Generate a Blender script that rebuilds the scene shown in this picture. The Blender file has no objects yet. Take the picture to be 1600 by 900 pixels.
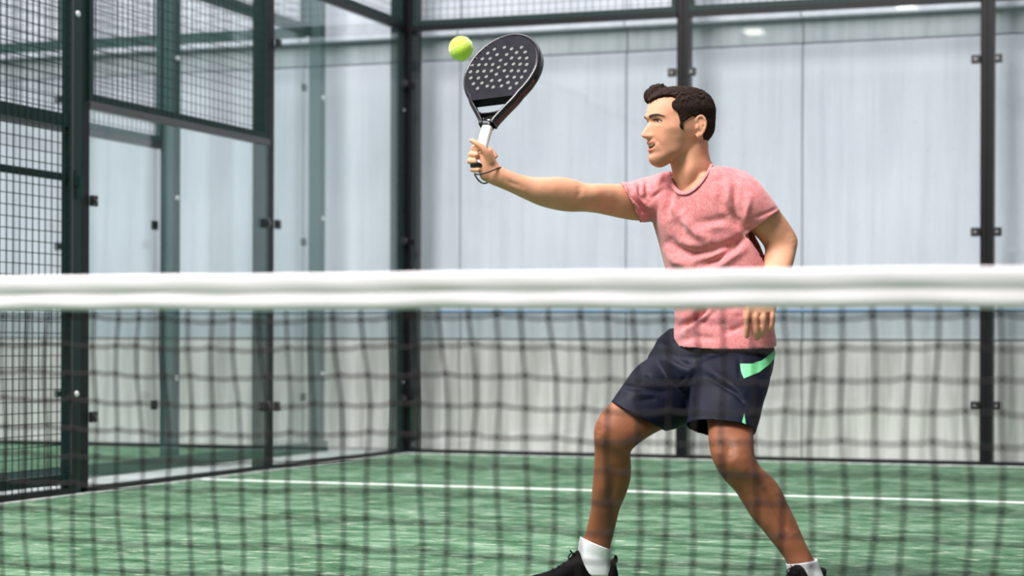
import bpy, bmesh, math, random
import numpy as np
from mathutils import Vector, Matrix
from mathutils.bvhtree import BVHTree

random.seed(7); rng = np.random.default_rng(7)
S = bpy.context.scene
COL = S.collection

# ------------------------------------------------------------------ camera
FPX, CX, CY = 3185.1, 800.0, 541.08          # focal length and principal point for a 1600 x 900 frame
CAM = np.array([5.561, -13.221, 0.7531])
YAW, ROLL = 0.34602, 0.00331
_r0 = np.array([math.cos(YAW), math.sin(YAW), 0.0]); FW = np.array([-math.sin(YAW), math.cos(YAW), 0.0]); _u0 = np.array([0, 0, 1.0])
RT = _r0 * math.cos(ROLL) + _u0 * math.sin(ROLL); UP = -_r0 * math.sin(ROLL) + _u0 * math.cos(ROLL)
cd = bpy.data.cameras.new('camera'); cam = bpy.data.objects.new('camera', cd); COL.objects.link(cam)
cam.matrix_world = Matrix(((RT[0], UP[0], -FW[0], CAM[0]), (RT[1], UP[1], -FW[1], CAM[1]), (RT[2], UP[2], -FW[2], CAM[2]), (0, 0, 0, 1)))
cd.sensor_width = 36; cd.lens = FPX / 1600 * 36; cd.shift_y = (CY - 450) / 1600
cd.clip_start = 0.05; cd.clip_end = 200
cd.dof.use_dof = True; cd.dof.focus_distance = 6.85; cd.dof.aperture_fstop = 2.7
S.camera = cam

# ------------------------------------------------------------------ world, lights, exposure
W = bpy.data.worlds.new('hall_daylight'); S.world = W; W.use_nodes = True
bgn = W.node_tree.nodes['Background']; bgn.inputs[0].default_value = (0.955, 0.955, 1.0, 1); bgn.inputs[1].default_value = 0.42
def area(name, loc, target, sx, sy, power, col=(1, 1, 1)):
    ld = bpy.data.lights.new(name, 'AREA'); ld.shape = 'RECTANGLE'; ld.size = sx; ld.size_y = sy; ld.energy = power; ld.color = col
    o = bpy.data.objects.new(name, ld); COL.objects.link(o); o.location = loc
    o.rotation_euler = (Vector(target) - Vector(loc)).to_track_quat('-Z', 'Y').to_euler(); return o
area('key_area_light', (1.2, -11.8, 8.4), (3.6, -6.5, 1.0), 4, 4, 2700, (1.0, 0.96, 0.94))  # added overhead key light, shifted towards the camera side to brighten the arm
area('rear_fill_light', (-2.5, -4.5, 8.5), (-2.5, -1.5, 0.0), 18, 4, 1800, (1.0, 0.975, 1.0))  # added overhead fill, spread leftwards to brighten the rear wall
for (lx, ly, lz) in ((-3.8, -27, 7.1), (-1.3, -27, 7.6), (-0.75, -27, 7.45), (-8.6, -27, 6.9)): area('ceiling_lamp', (lx, ly, lz), (lx, ly, 0), 0.35, 0.5, 9.0, (1.0, 0.95, 0.85))
S.view_settings.view_transform = 'Standard'; S.view_settings.look = 'None'; S.view_settings.gamma = 1
S.view_settings.use_curve_mapping = False; S.view_settings.exposure = -0.42
S.cycles.transparent_max_bounces = 32

# ------------------------------------------------------------------ helpers
D0 = 6.22
def P(px, py, dz=0.0):
    """point in the place for a sight line through photo pixel (px, py), dz metres beyond the player's distance"""
    d = D0 + dz
    return CAM + d * (FW + RT * ((px - CX) / FPX) + UP * ((CY - py) / FPX))
def PX(v):
    v = np.atleast_2d(v) - CAM; f = v @ FW
    return np.stack([CX + FPX * (v @ RT) / f, CY - FPX * (v @ UP) / f], 1)
def mat(name, base=(0.5, 0.5, 0.5), rough=0.5, metal=0.0, spec=0.5):
    m = bpy.data.materials.new(name); m.use_nodes = True; b = m.node_tree.nodes['Principled BSDF']
    b.inputs['Base Color'].default_value = (*base, 1); b.inputs['Roughness'].default_value = rough
    b.inputs['Metallic'].default_value = metal; b.inputs['Specular IOR Level'].default_value = spec
    return m
class NT:
    def __init__(s, m): s.t = m.node_tree; s.b = s.t.nodes.get('Principled BSDF')
    def n(s, typ, **kw):
        x = s.t.nodes.new(typ)
        for k, v in kw.items():
            if k.startswith('i_'):
                key = k[2:]; key = int(key) if key.isdigit() else key.replace('_', ' ')
                x.inputs[key].default_value = v
            else: setattr(x, k, v)
        return x
    def l(s, a, b): s.t.links.new(a, b)
    def coords(s, scale=(1, 1, 1), kind='Object', rot=(0, 0, 0)):
        tc = s.n('ShaderNodeTexCoord'); mp = s.n('ShaderNodeMapping'); mp.inputs['Scale'].default_value = scale; mp.inputs['Rotation'].default_value = rot
        s.l(tc.outputs[kind], mp.inputs[0]); return mp.outputs[0]
    def noise(s, co, scale, detail=4, rough=0.55):
        x = s.n('ShaderNodeTexNoise', i_Scale=scale, i_Detail=detail, i_Roughness=rough); s.l(co, x.inputs['Vector']); return x.outputs[0]
    def ramp(s, fac, stops):
        r = s.n('ShaderNodeValToRGB'); e = r.color_ramp.elements
        while len(e) < len(stops): e.new(0.5)
        for k, (p, c) in enumerate(stops): e[k].position = p; e[k].color = (*c, 1) if len(c) == 3 else c
        s.l(fac, r.inputs[0]); return r.outputs[0]
    def mix(s, fac, a, b, mode='MIX'):
        x = s.n('ShaderNodeMix', data_type='RGBA', blend_type=mode)
        for v, i in ((fac, 0), (a, 6), (b, 7)):
            if isinstance(v, (int, float)): x.inputs[i].default_value = v
            elif isinstance(v, tuple): x.inputs[i].default_value = (*v, 1)
            else: s.l(v, x.inputs[i])
        return x.outputs[2]
    def bump(s, h, strength=0.3, dist=0.01):
        x = s.n('ShaderNodeBump', i_Strength=strength, i_Distance=dist); s.l(h, x.inputs['Height']); s.l(x.outputs[0], s.b.inputs['Normal'])
    def col(s, c): s.l(c, s.b.inputs['Base Color'])

def link(name, me, m=None, parent=None, ploc=None, smooth=False):
    o = bpy.data.objects.new(name, me); COL.objects.link(o)
    if m is not None and len(me.materials) == 0: me.materials.append(m)
    if parent is not None:
        o.parent = parent
    if smooth and len(me.polygons): me.polygons.foreach_set('use_smooth', [True] * len(me.polygons))
    return o
def mesh(name, v, f):
    me = bpy.data.meshes.new(name); me.from_pydata([tuple(map(float, x)) for x in v], [], [tuple(map(int, x)) for x in f]); me.update(); return me
def empty(name, loc=(0, 0, 0)):
    o = bpy.data.objects.new(name, None); COL.objects.link(o); o.location = loc; o.empty_display_size = 0.2; return o
def tag(o, label=None, cat=None, group=None, kind=None):
    if label: o['label'] = label
    if cat: o['category'] = cat
    if group: o['group'] = group
    if kind: o['kind'] = kind
    return o
BF = [(0, 3, 2, 1), (4, 5, 6, 7), (0, 1, 5, 4), (1, 2, 6, 5), (2, 3, 7, 6), (3, 0, 4, 7)]
class MB:
    def __init__(s): s.v = []; s.f = []
    def box(s, x0, x1, y0, y1, z0, z1, fn=None):
        k = len(s.v); c = [(x0, y0, z0), (x1, y0, z0), (x1, y1, z0), (x0, y1, z0), (x0, y0, z1), (x1, y0, z1), (x1, y1, z1), (x0, y1, z1)]
        s.v += [fn(*q) if fn else q for q in c]; s.f += [tuple(i + k for i in q) for q in BF]; return s
    def tube(s, pts, r, n=6, closed=False, cap=True):
        pts = np.asarray(pts, float); m = len(pts); r = np.broadcast_to(np.asarray(r, float), (m,)); k = len(s.v)
        prev = None
        for i in range(m):
            a = pts[(i - 1) % m] if (closed or i > 0) else pts[i]; b = pts[(i + 1) % m] if (closed or i < m - 1) else pts[i]
            t = b - a; t = t / (np.linalg.norm(t) + 1e-12)
            if prev is None:
                h = np.array([0, 0, 1.0]) if abs(t[2]) < 0.9 else np.array([1.0, 0, 0]); e1 = np.cross(t, h)
            else: e1 = prev - t * (prev @ t)
            e1 /= np.linalg.norm(e1) + 1e-12; prev = e1; e2 = np.cross(t, e1)
            for j in range(n):
                q = 2 * math.pi * j / n; s.v.append(tuple(pts[i] + r[i] * (math.cos(q) * e1 + math.sin(q) * e2)))
        for i in range(m if closed else m - 1):
            i2 = (i + 1) % m
            for j in range(n): s.f.append((k + i * n + j, k + i * n + (j + 1) % n, k + i2 * n + (j + 1) % n, k + i2 * n + j))
        if not closed and cap:
            s.f.append(tuple(k + j for j in reversed(range(n)))); s.f.append(tuple(k + (m - 1) * n + j for j in range(n)))
        return s
    def ell(s, c, ax, nu=16, nv=10):
        """ellipsoid; ax = three axis vectors"""
        c = np.asarray(c, float); a, b, d = [np.asarray(x, float) for x in ax]; k = len(s.v)
        s.v.append(tuple(c + d))
        for i in range(1, nv):
            ph = math.pi * i / nv
            for j in range(nu):
                th = 2 * math.pi * j / nu
                s.v.append(tuple(c + math.sin(ph) * (math.cos(th) * a + math.sin(th) * b) + math.cos(ph) * d))
        s.v.append(tuple(c - d)); L = len(s.v) - 1
        for j in range(nu): s.f.append((k, k + 1 + j, k + 1 + (j + 1) % nu)); s.f.append((L, L - nu + (j + 1) % nu, L - nu + j))
        for i in range(nv - 2):
            for j in range(nu):
                a0 = k + 1 + i * nu + j; b0 = k + 1 + i * nu + (j + 1) % nu; s.f.append((a0, a0 + nu, b0 + nu, b0))
        return s
    def add(s, v, f):
        k = len(s.v); s.v += [tuple(x) for x in v]; s.f += [tuple(i + k for i in q) for q in f]; return s
    def build(s, name, m=None, parent=None, smooth=False): return link(name, mesh(name, s.v, s.f), m, parent, smooth=smooth)

def catmull(A, n):
    A = np.asarray(A, float); A2 = np.vstack([2 * A[0] - A[1], A, 2 * A[-1] - A[-2]]); out = []
    for i in range(1, len(A2) - 2):
        p0, p1, p2, p3 = A2[i - 1:i + 3]
        for t in np.linspace(0, 1, n, endpoint=False):
            out.append(0.5 * ((2 * p1) + (-p0 + p2) * t + (2 * p0 - 5 * p1 + 4 * p2 - p3) * t * t + (-p0 + 3 * p1 - 3 * p2 + p3) * t ** 3))
    out.append(A2[-2]); return np.array(out)
def loft(st, n=5, ring=36, ex=2.0, cap=True):
    """st rows: edge pixel A (x,y), edge pixel B (x,y), depth, half thickness, depth tilt A->B, far-side shift (x,y) in px"""
    R = [tuple(r) + (0,) * (9 - len(r)) for r in st]; R = catmull(R, n); V = []; F = []
    th = np.linspace(0, 2 * np.pi, ring, endpoint=False); ct, stn = np.cos(th), np.sin(th)
    ca = np.sign(ct) * np.abs(ct) ** (2 / ex); sa = np.sign(stn) * np.abs(stn) ** (2 / ex)
    for (ax, ay, bx, by, dz, h, tl, fx, fy) in R:
        A = P(ax, ay, dz - tl / 2); B = P(bx, by, dz + tl / 2); c = (A + B) / 2; a = (B - A) / 2
        b = FW * h + (RT * fx - UP * fy) * ((D0 + dz) / FPX)
        V.append(c + ca[:, None] * a + sa[:, None] * b)
    m = len(V)
    for i in range(m - 1):
        for j in range(ring): F.append((i * ring + j, i * ring + (j + 1) % ring, (i + 1) * ring + (j + 1) % ring, (i + 1) * ring + j))
    V = np.vstack(V)
    if cap:
        V = np.vstack([V, V[:ring].mean(0), V[-ring:].mean(0)]); q = m * ring
        for j in range(ring):
            F.append((q, (j + 1) % ring, j)); F.append((q + 1, (m - 1) * ring + j, (m - 1) * ring + (j + 1) % ring))
    return V, F
def remesh(mb, voxel, smooth=4, fac=0.5):
    me = mesh('tmp', mb.v, mb.f); bm = bmesh.new(); bm.from_mesh(me); bmesh.ops.recalc_face_normals(bm, faces=bm.faces); bm.to_mesh(me); bm.free()
    o = bpy.data.objects.new('tmp', me); COL.objects.link(o)
    r = o.modifiers.new('r', 'REMESH'); r.mode = 'VOXEL'; r.voxel_size = voxel; r.use_smooth_shade = True
    if smooth:
        q = o.modifiers.new('s', 'SMOOTH'); q.factor = fac; q.iterations = smooth
    dg = bpy.context.evaluated_depsgraph_get(); out = bpy.data.meshes.new_from_object(o.evaluated_get(dg))
    bpy.data.objects.remove(o); bpy.data.meshes.remove(me); return out
def co(me):
    a = np.empty(len(me.vertices) * 3); me.vertices.foreach_get('co', a); return a.reshape(-1, 3)
def no(me):
    a = np.empty(len(me.vertices) * 3); me.vertices.foreach_get('normal', a); return a.reshape(-1, 3)
def setco(me, a): me.vertices.foreach_set('co', a.ravel()); me.update()
def segdist(p, line):
    d = np.full(len(p), 1e9)
    for a, b in zip(line[:-1], line[1:]):
        a = np.array(a, float); b = np.array(b, float); ab = b - a; t = np.clip(((p - a) @ ab) / (ab @ ab + 1e-9), 0, 1)
        d = np.minimum(d, np.linalg.norm(p - (a + t[:, None] * ab), axis=1))
    return d
def strokes(me, S_, front=True, soft=1.25, gain=1.0):
    """press folds / muscle lines into a mesh: rows (polyline in photo pixels, height in m, width in px)"""
    v = co(me); n = no(me); p = PX(v); facing = (n @ FW) < -0.05 if front else np.ones(len(v), bool)
    w = np.clip(-(n @ FW) * 3, 0, 1) if front else 1
    d = np.zeros(len(v))
    for line, amp, sg in S_:
        q = segdist(p, line); e_ = np.exp(-(q / (sg * soft)) ** 2); ends = np.minimum(np.linalg.norm(p - np.array(line[0]), axis=1), np.linalg.norm(p - np.array(line[-1]), axis=1)); d += gain * amp * e_ * (0.35 + 0.65 * np.clip(ends / (sg * 3.0), 0, 1))
    v = v + n * (d * w * facing)[:, None]; setco(me, v)
def inpoly(p, poly):
    poly = np.asarray(poly, float); x, y = p[:, 0], p[:, 1]; r = np.zeros(len(p), bool); j = len(poly) - 1
    for i in range(len(poly)):
        xi, yi = poly[i]; xj, yj = poly[j]
        c = ((yi > y) != (yj > y)) & (x < (xj - xi) * (y - yi) / (yj - yi + 1e-12) + xi); r ^= c; j = i
    return r
def decal(me_target, poly, off, step=1.2):
    """cut a patch of the given outline out of a surface, lying just proud of it"""
    v = co(me_target); t = BVHTree.FromPolygons([Vector(x) for x in v], [tuple(p.vertices) for p in me_target.polygons])
    poly = np.array(poly, float); x0, y0 = poly.min(0) ; x1, y1 = poly.max(0)
    nx = max(3, int((x1 - x0) / step)); ny = max(3, int((y1 - y0) / step)); idx = {}; V = []; F = []
    # rows between the outline's left and right edge
    for j in range(ny + 1):
        y = y0 + (y1 - y0) * (0.004 + 0.992 * j / ny); xs = []
        for (a, b) in zip(poly, np.roll(poly, -1, 0)):
            if (a[1] > y) != (b[1] > y): xs.append(a[0] + (y - a[1]) / (b[1] - a[1]) * (b[0] - a[0]))
        if len(xs) < 2: xs = [poly[0][0]] * 2
        lo, hi = min(xs), max(xs)
        for i in range(nx + 1):
            q = P(lo + (hi - lo) * i / nx, y, 0); d = Vector(q - CAM).normalized(); h = t.ray_cast(Vector(CAM), d)
            if h[0] is None: V.append(None)
            else:
                nn = h[1] if h[1].dot(d) < 0 else -h[1]; V.append(np.array(h[0]) + np.array(nn) * off)
    W_ = nx + 1; keep = {}; out = []
    for k, q in enumerate(V):
        if q is not None: keep[k] = len(out); out.append(q)
    for j in range(ny):
        for i in range(nx):
            f = [j * W_ + i, (j + 1) * W_ + i, (j + 1) * W_ + i + 1, j * W_ + i + 1]
            if all(k in keep for k in f):
                g = [keep[k] for k in f]
                if max(np.linalg.norm(out[g[a]] - out[g[(a + 1) % 4]]) for a in range(4)) < 0.03: F.append(g)
    return mesh('patch', out, F)

# ------------------------------------------------------------------ materials of the court
M_green = mat('green_powder_coat', (0.008, 0.024, 0.022), 0.45, spec=0.2)
M_green2 = mat('haze_lightened_green', (0.030, 0.066, 0.064), 0.5, spec=0.3)  # neighbour's green made lighter: glass haze and light on it put into the colour
M_black = mat('black_profile', (0.005, 0.0055, 0.007), 0.4, spec=0.2)
M_grey = mat('grey_glazing_channel', (0.075, 0.07, 0.075), 0.38, 0.3)
M_bolt = mat('zinc_bolt', (0.75, 0.77, 0.78), 0.3, 0.6)
M_clip = mat('black_glass_clip', (0.010, 0.010, 0.012), 0.35)
M_wire = mat('green_welded_wire', (0.006, 0.022, 0.019), 0.5, spec=0.2)

M_glass = bpy.data.materials.new('tempered_glass'); M_glass.use_nodes = True; g = NT(M_glass); g.t.nodes.clear()
out = g.n('ShaderNodeOutputMaterial'); lw = g.n('ShaderNodeLayerWeight', i_Blend=0.5)
pw = g.n('ShaderNodeMath', operation='POWER'); pw.inputs[1].default_value = 5; g.l(lw.outputs['Facing'], pw.inputs[0])
ma = g.n('ShaderNodeMath', operation='MULTIPLY_ADD'); ma.inputs[1].default_value = 0.95; ma.inputs[2].default_value = 0.058; g.l(pw.outputs[0], ma.inputs[0])
tr = g.n('ShaderNodeBsdfTransparent'); tr.inputs[0].default_value = (0.986, 0.993, 0.993, 1)
gl = g.n('ShaderNodeBsdfGlossy'); gl.inputs['Roughness'].default_value = 0.02; gl.inputs['Color'].default_value = (0.90, 1.0, 0.99, 1)
mx = g.n('ShaderNodeMixShader'); g.l(ma.outputs[0], mx.inputs[0]); g.l(tr.outputs[0], mx.inputs[1]); g.l(gl.outputs[0], mx.inputs[2]); g.l(mx.outputs[0], out.inputs[0])

def concrete(name, tint_a, tint_b, stain, streak=0.75):
    m = mat(name, rough=0.85, spec=0.2); t = NT(m); c = t.coords()
    big = t.noise(t.coords((0.7, 1, 0.5)), 1.4, 5); st = t.noise(t.coords((7, 1, 0.35)), 1.6, 6, 0.62); fine = t.noise(c, 60, 3)
    a = t.ramp(big, [(0.32, tint_a), (0.68, tint_b)])
    s = t.ramp(st, [(0.36, stain), (0.56, (1, 1, 1))]); a = t.mix(streak, a, s, 'MULTIPLY')
    f = t.ramp(fine, [(0.2, (0.86, 0.86, 0.85)), (0.6, (1, 1, 1))]); a = t.mix(0.6, a, f, 'MULTIPLY')
    sp = t.n('ShaderNodeTexVoronoi', i_Scale=9.0); t.l(c, sp.inputs['Vector']); pit = t.ramp(sp.outputs['Distance'], [(0.035, (0.3, 0.3, 0.3)), (0.06, (1, 1, 1))])
    a = t.mix(0.5, a, pit, 'MULTIPLY'); t.col(a); t.bump(fine, 0.25, 0.004); return m
M_con = concrete('pale_concrete', (0.52, 0.555, 0.62), (0.635, 0.66, 0.725), (0.78, 0.79, 0.80), 0.5)
M_con2 = concrete('weathered_concrete', (0.46, 0.46, 0.44), (0.67, 0.66, 0.63), (0.45, 0.45, 0.42))
M_con3 = concrete('bluish_concrete', (0.34, 0.38, 0.41), (0.44, 0.48, 0.50), (0.70, 0.73, 0.74))

def turf():
    m = mat('sanded_green_turf', rough=0.9, spec=0.15); t = NT(m)
    a = t.noise(t.coords((1, 1, 1)), 1.1, 5, 0.6); b = t.noise(t.coords((1.0, 1.7, 1), rot=(0, 0, YAW)), 3.4, 8, 0.72); c = t.noise(t.coords((1, 1, 1)), 120, 2); d = t.noise(t.coords((1, 1.8, 1), rot=(0, 0, YAW)), 8.5, 6, 0.72)
    base = t.ramp(b, [(0.38, (0.028, 0.085, 0.040)), (0.50, (0.082, 0.175, 0.100)), (0.60, (0.165, 0.27, 0.185))])
    sand = t.ramp(d, [(0.54, (0, 0, 0)), (0.68, (0.9, 0.9, 0.9))])
    col = t.mix(sand, base, (0.44, 0.50, 0.40)); col = t.mix(0.55, col, t.ramp(a, [(0.35, (0.72, 0.74, 0.72)), (0.65, (1.12, 1.12, 1.12))]), 'MULTIPLY')
    g_ = t.ramp(c, [(0.3, (0.66, 0.7, 0.66)), (0.65, (1.12, 1.12, 1.12))])
    t.col(t.mix(0.7, col, g_, 'MULTIPLY')); t.bump(c, 0.5, 0.01); return m
M_turf = turf()
M_line = mat('white_line_turf', (0.80, 0.83, 0.80), 0.8); t = NT(M_line); t.bump(t.noise(t.coords(), 200, 2), 0.4, 0.004)
M_edge = mat('concrete_edging', (0.55, 0.58, 0.56), 0.85); t = NT(M_edge); t.col(t.ramp(t.noise(t.coords(), 14, 5), [(0.35, (0.36, 0.44, 0.38)), (0.65, (0.66, 0.68, 0.66))]))
M_aisle = mat('aisle_screed', (0.5, 0.52, 0.52), 0.7); t = NT(M_aisle); t.col(t.ramp(t.noise(t.coords(), 3, 6), [(0.3, (0.40, 0.43, 0.43)), (0.7, (0.56, 0.58, 0.57))]))
M_blue = mat('blue_marking_paint', (0.16, 0.33, 0.60), 0.6)

# ------------------------------------------------------------------ floors
GAP = 0.75; SW = 2.104
o = MB().box(0, 10.2, -20, 0, -0.05, 0).build('floor', M_turf); tag(o, 'green sand-dressed turf of the padel court under the player', 'floor', kind='structure')
q = MB().box(0.02, 9.98, -3.09, -3.03, 0.0, 0.004).build('service_line', M_line, o)
q = MB().box(0.02, 9.98, -0.062, -0.025, 0.0, 0.006).build('edging_strip', M_edge, o)
q = MB().box(0.03, 0.062, -8.5, -0.062, 0.0, 0.006).build('edging_strip', M_edge, o)
o = MB().box(-0.90 - GAP - 8, -GAP - 0.002, -20, 0, -0.05, 0).build('floor', M_turf); tag(o, 'green turf of the neighbouring court seen through the left glass', 'floor', kind='structure')
o = MB().box(-GAP, -0.002, -20, 0.5, -0.05, -0.002).build('floor', M_aisle); tag(o, 'narrow grey strip of floor between the two courts', 'floor', kind='structure')
o = MB().box(-10, 10.4, 0.002, 0.5, -0.06, -0.004).build('floor', M_aisle); tag(o, 'narrow strip of floor behind the back glass', 'floor', kind='structure')

# ------------------------------------------------------------------ concrete wall behind
wall = empty('wall_concrete', (0, 0.5, 0)); tag(wall, 'streaked pale concrete wall standing behind the back glass', 'wall', kind='structure')
xs = [2.71 + 1.25 * k for k in range(-10, 7)]
def panel_mesh(w, z0, z1, dep=0.10):
    bm = bmesh.new(); bmesh.ops.create_cube(bm, size=1); bmesh.ops.scale(bm, vec=(w, dep, z1 - z0), verts=bm.verts)
    bmesh.ops.bevel(bm, geom=list(bm.edges), offset=0.006, segments=1, affect='EDGES'); me = bpy.data.meshes.new('concrete_panel'); bm.to_mesh(me); bm.free(); return me
rows = [(0.0, 0.795, M_con2, 0.0), (0.805, 0.995, M_con3, 0.012), (1.0, 2.815, M_con, 0.0), (2.825, 2.985, M_con3, 0.02), (2.99, 3.045, M_con, -0.06), (3.05, 5.2, M_con, 0.0)]
for (z0, z1, mm, yo) in rows:
    me = panel_mesh(1.244, z0, z1); me.materials.append(mm)
    for x in xs:
        p = link('concrete_panel', me, None, wall); p.location = (x + 0.625, 0.05 + yo + random.uniform(-0.002, 0.002), (z0 + z1) / 2)
MB().box(xs[0], xs[-1] + 1.25, 0.10, 0.2, 0, 5.2).build('wall_core', M_con3, wall)
MB().box(0.05, 10.2, -0.004, 0.004, 1.0, 1.016).build('painted_line', M_blue, wall)

# ------------------------------------------------------------------ glass and mesh enclosure
def wires(u0, u1, z0, z1, v, fn, pitch=0.0525, r=0.0015):
    mb = MB(); nu = int(round((u1 - u0) / pitch)); nz = int(round((z1 - z0) / pitch))
    for i in range(1, nu):
        u = u0 + (u1 - u0) * i / nu; mb.box(u - r, u + r, v - 2 * r, v, z0, z1, fn)
    for i in range(1, nz):
        z = z0 + (z1 - z0) * i / nz; mb.box(u0, u1, v, v + 2 * r, z - r, z + r, fn)
    return mb
def bolt_mesh():
    mb = MB(); mb.tube([(0, 0, 0), (0, -0.006, 0), (0, -0.011, 0), (0, -0.013, 0)], [0.017, 0.017, 0.013, 0.006], 10); return mesh('bolt', mb.v, mb.f)
def clip_mesh():
    bm = bmesh.new(); bmesh.ops.create_cube(bm, size=1); bmesh.ops.scale(bm, vec=(0.056, 0.022, 0.056), verts=bm.verts); bmesh.ops.translate(bm, vec=(0, -0.011, 0), verts=bm.verts)
    bmesh.ops.bevel(bm, geom=list(bm.edges), offset=0.004, segments=1, affect='EDGES')
    r = bmesh.ops.create_cone(bm, segments=10, radius1=0.011, radius2=0.009, depth=0.010, cap_ends=True); bmesh.ops.rotate(bm, verts=r['verts'], matrix=Matrix.Rotation(math.pi / 2, 3, 'X')); bmesh.ops.translate(bm, vec=(0, -0.026, 0), verts=r['verts'])
    me = bpy.data.meshes.new('glass_clip'); bm.to_mesh(me); bm.free(); me.materials.append(M_clip); me.materials.append(mat('dull_clip_screw', (0.22, 0.23, 0.23), 0.45, 0.4))
    for p in me.polygons:
        if all(me.vertices[i].co.y < -0.0305 for i in p.vertices): p.material_index = 1
    return me
ME_BOLT = bolt_mesh(); ME_BOLT.materials.append(M_bolt); ME_CLIP = clip_mesh()
def post_mesh(h, w=0.085):
    mb = MB(); g_ = 0.002; mb.box(-w / 2, -g_, 0.014, 0.104, 0, h); mb.box(g_, w / 2, 0.014, 0.104, 0, h); mb.box(-g_, g_, 0.022, 0.096, 0, h - 0.002)
    me = mesh('post', mb.v, mb.f); return me
def enclosure(name, origin, rot, label, posts, segs, mcol, outer_beam=False, clip_sides=None):
    """posts: (u, height); segs: (u0, u1, glass height, mesh top) between posts. u runs along the wall, v points outwards"""
    root = empty(name, origin); root.rotation_euler = (0, 0, rot); tag(root, label, 'glass wall', kind='structure')
    pm = {}
    objs = {}
    for (u, h) in posts:
        if h not in pm: pm[h] = post_mesh(h); pm[h].materials.append(mcol)
        p = link('post', pm[h], None, root); p.location = (u, 0, 0); objs[u] = p
    us = [p[0] for p in posts]; hs = dict(posts)
    for (u0, u1, gh, mt) in segs:
        if gh:
            e = 0.038; pane = MB().box(u0 + e, u1 - e, 0.0, 0.010, 0.028, gh - 0.02).build('glass_pane', M_glass, root)
            MB().box(u0 + e, u1 - e, -0.012, 0.03, gh - 0.04, gh - 0.003).build('glazing_channel', M_grey if gh < 2.5 else (M_green2 if mcol is M_green2 else M_black), root)
            MB().box(u0 + 0.002, u1 - 0.002, -0.022, 0.028, 0, 0.030).build('base_rail', M_black, root)
            for z in [z for z in (0.385, 1.49, 2.59) if z < gh]:
                for (u, sgn) in ((u0, 1), (u1, -1)):
                    if u in objs:
                        c = link('glass_clip', ME_CLIP, None, objs[u]); c.location = (sgn * (0.0425 + 0.026), 0, z)
            zf = gh
        else: zf = None
        if mt and gh:
            fr = MB(); a, b = u0 + 0.0435, u1 - 0.0435
            fr.box(a, b, 0.0, 0.03, gh, gh + 0.036).box(a, b, 0.0, 0.03, mt - 0.04, mt)
            fr.box(a, a + 0.035, 0.0, 0.03, gh + 0.036, mt - 0.04).box(b - 0.035, b, 0.0, 0.03, gh + 0.036, mt - 0.04)
            f = fr.build('mesh_frame', M_green2 if mcol is M_green2 else M_green, root)
            w_ = wires(a, b, gh + 0.005, mt - 0.005, 0.0, None); tag(w_.build('wire_mesh', M_wire, f), kind='stuff')
    if outer_beam:
        MB().box(min(us) - 0.04, max(us) + 0.04, 0.108, 0.135, 0.0, 0.075).build('base_beam', mcol, root)
    for u, p in ([q_ for q_ in objs.items() if q_[0] > -2.5] if mcol is M_green else ()):
        for z in (0.50, 2.41):
            if z < hs[u]:
                b = link('bolt', ME_BOLT, None, p); b.location = (0.0, 0.014, z)
    return root, objs
# back wall of this court
rb, ob = enclosure('wall_back', (0, 0, 0), 0, 'back wall of clear glass panes between dark posts with wire mesh on top', [(0.03, 4.0), (2, 4.0), (4, 4.0), (6, 4.0), (8, 4.0), (10, 4.0)],
          [(0.0, 2, 3.0, 4.0), (2, 4, 3.0, 4.0), (4, 6, 3.0, 4.0), (6, 8, 3.0, 4.0), (8, 10, 3.0, 4.0)], M_black)
# left wall of this court: u runs away from the camera, outwards is -X
rl, ol = enclosure('wall_left', (0, 0, 0), math.pi / 2, 'left side wall of stepped glass panes and green wire mesh panels', [(-0.0, 4.0), (-SW, 4.0), (-2 * SW, 3.0), (-2 * SW - 2.2, 3.0), (-2 * SW - 4.2, 3.0)],
          [(-SW, 0.0, 3.0, 4.0), (-2 * SW, -SW, 2.0, 3.0)], M_green)
MB().box(-0.014, 0.014, -0.002, 0.03, 0.0, 4.0).build('corner_gasket', M_black, rl)
for uu in (-SW,):
    MB().box(uu - 0.036, uu + 0.036, 0.0, 0.0135, 0.03, 2.98).build('joint_seal', M_black, rl)
MB().box(-2 * SW - 0.03, -2 * SW + 0.036, -0.004, 0.0135, 0.03, 1.99).build('joint_seal', M_black, rl)
# open mesh bay with its gate frame next to the last glass pane
def mesh_bay(u1, u0):
    fr = MB(); a, b = u0, u1
    fr.box(b - 0.10, b, -0.012, 0.045, 0.0, 2.96); fr.box(a, a + 0.06, -0.006, 0.03, 0.0, 2.96)
    f = fr.build('gate_frame', M_green, rl)
    i0, i1 = a + 0.06, b - 0.10
    MB().box(i0, i1, 0.0, 0.04, 0.055, 0.105).build('lower_rail', M_green, f)
    MB().box(i0, i1, 0.0, 0.04, 1.845, 1.91).build('middle_rail', M_green, f)
    MB().box(i0, i1, 0.0, 0.04, 2.90, 2.96).build('top_rail', M_green, f)
    MB().box(i0, i1, -0.01, 0.04, 0.0, 0.034).build('base_rail', M_black, f)
    m = MB().box(i0, i1 + 0.05, 0.008, 0.03, 1.575, 1.612); m.box(i1 + 0.03, i1 + 0.075, -0.024, 0.0, 1.555, 1.63); m.box(i1 + 0.045, i1 + 0.06, -0.045, -0.02, 1.49, 1.60); m.build('latch_bar', M_green, f)
    MB().box(i1 + 0.004, i1 + 0.012, -0.016, -0.012, 0.1, 2.9).build('cover_strip', M_grey, f)
    tag(wires(i0, i1, 0.03, 2.93, -0.002, None, 0.0555, 0.0022).build('wire_mesh', M_wire, f), kind='stuff')
    for z in (0.505, 2.42):
        q = link('bolt', ME_BOLT, None, f); q.location = (b - 0.05, -0.012, z)
mesh_bay(-2 * SW - 0.046, -2 * SW - 2.15)
mesh_bay(-2 * SW - 2.25, -2 * SW - 4.15)
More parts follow.
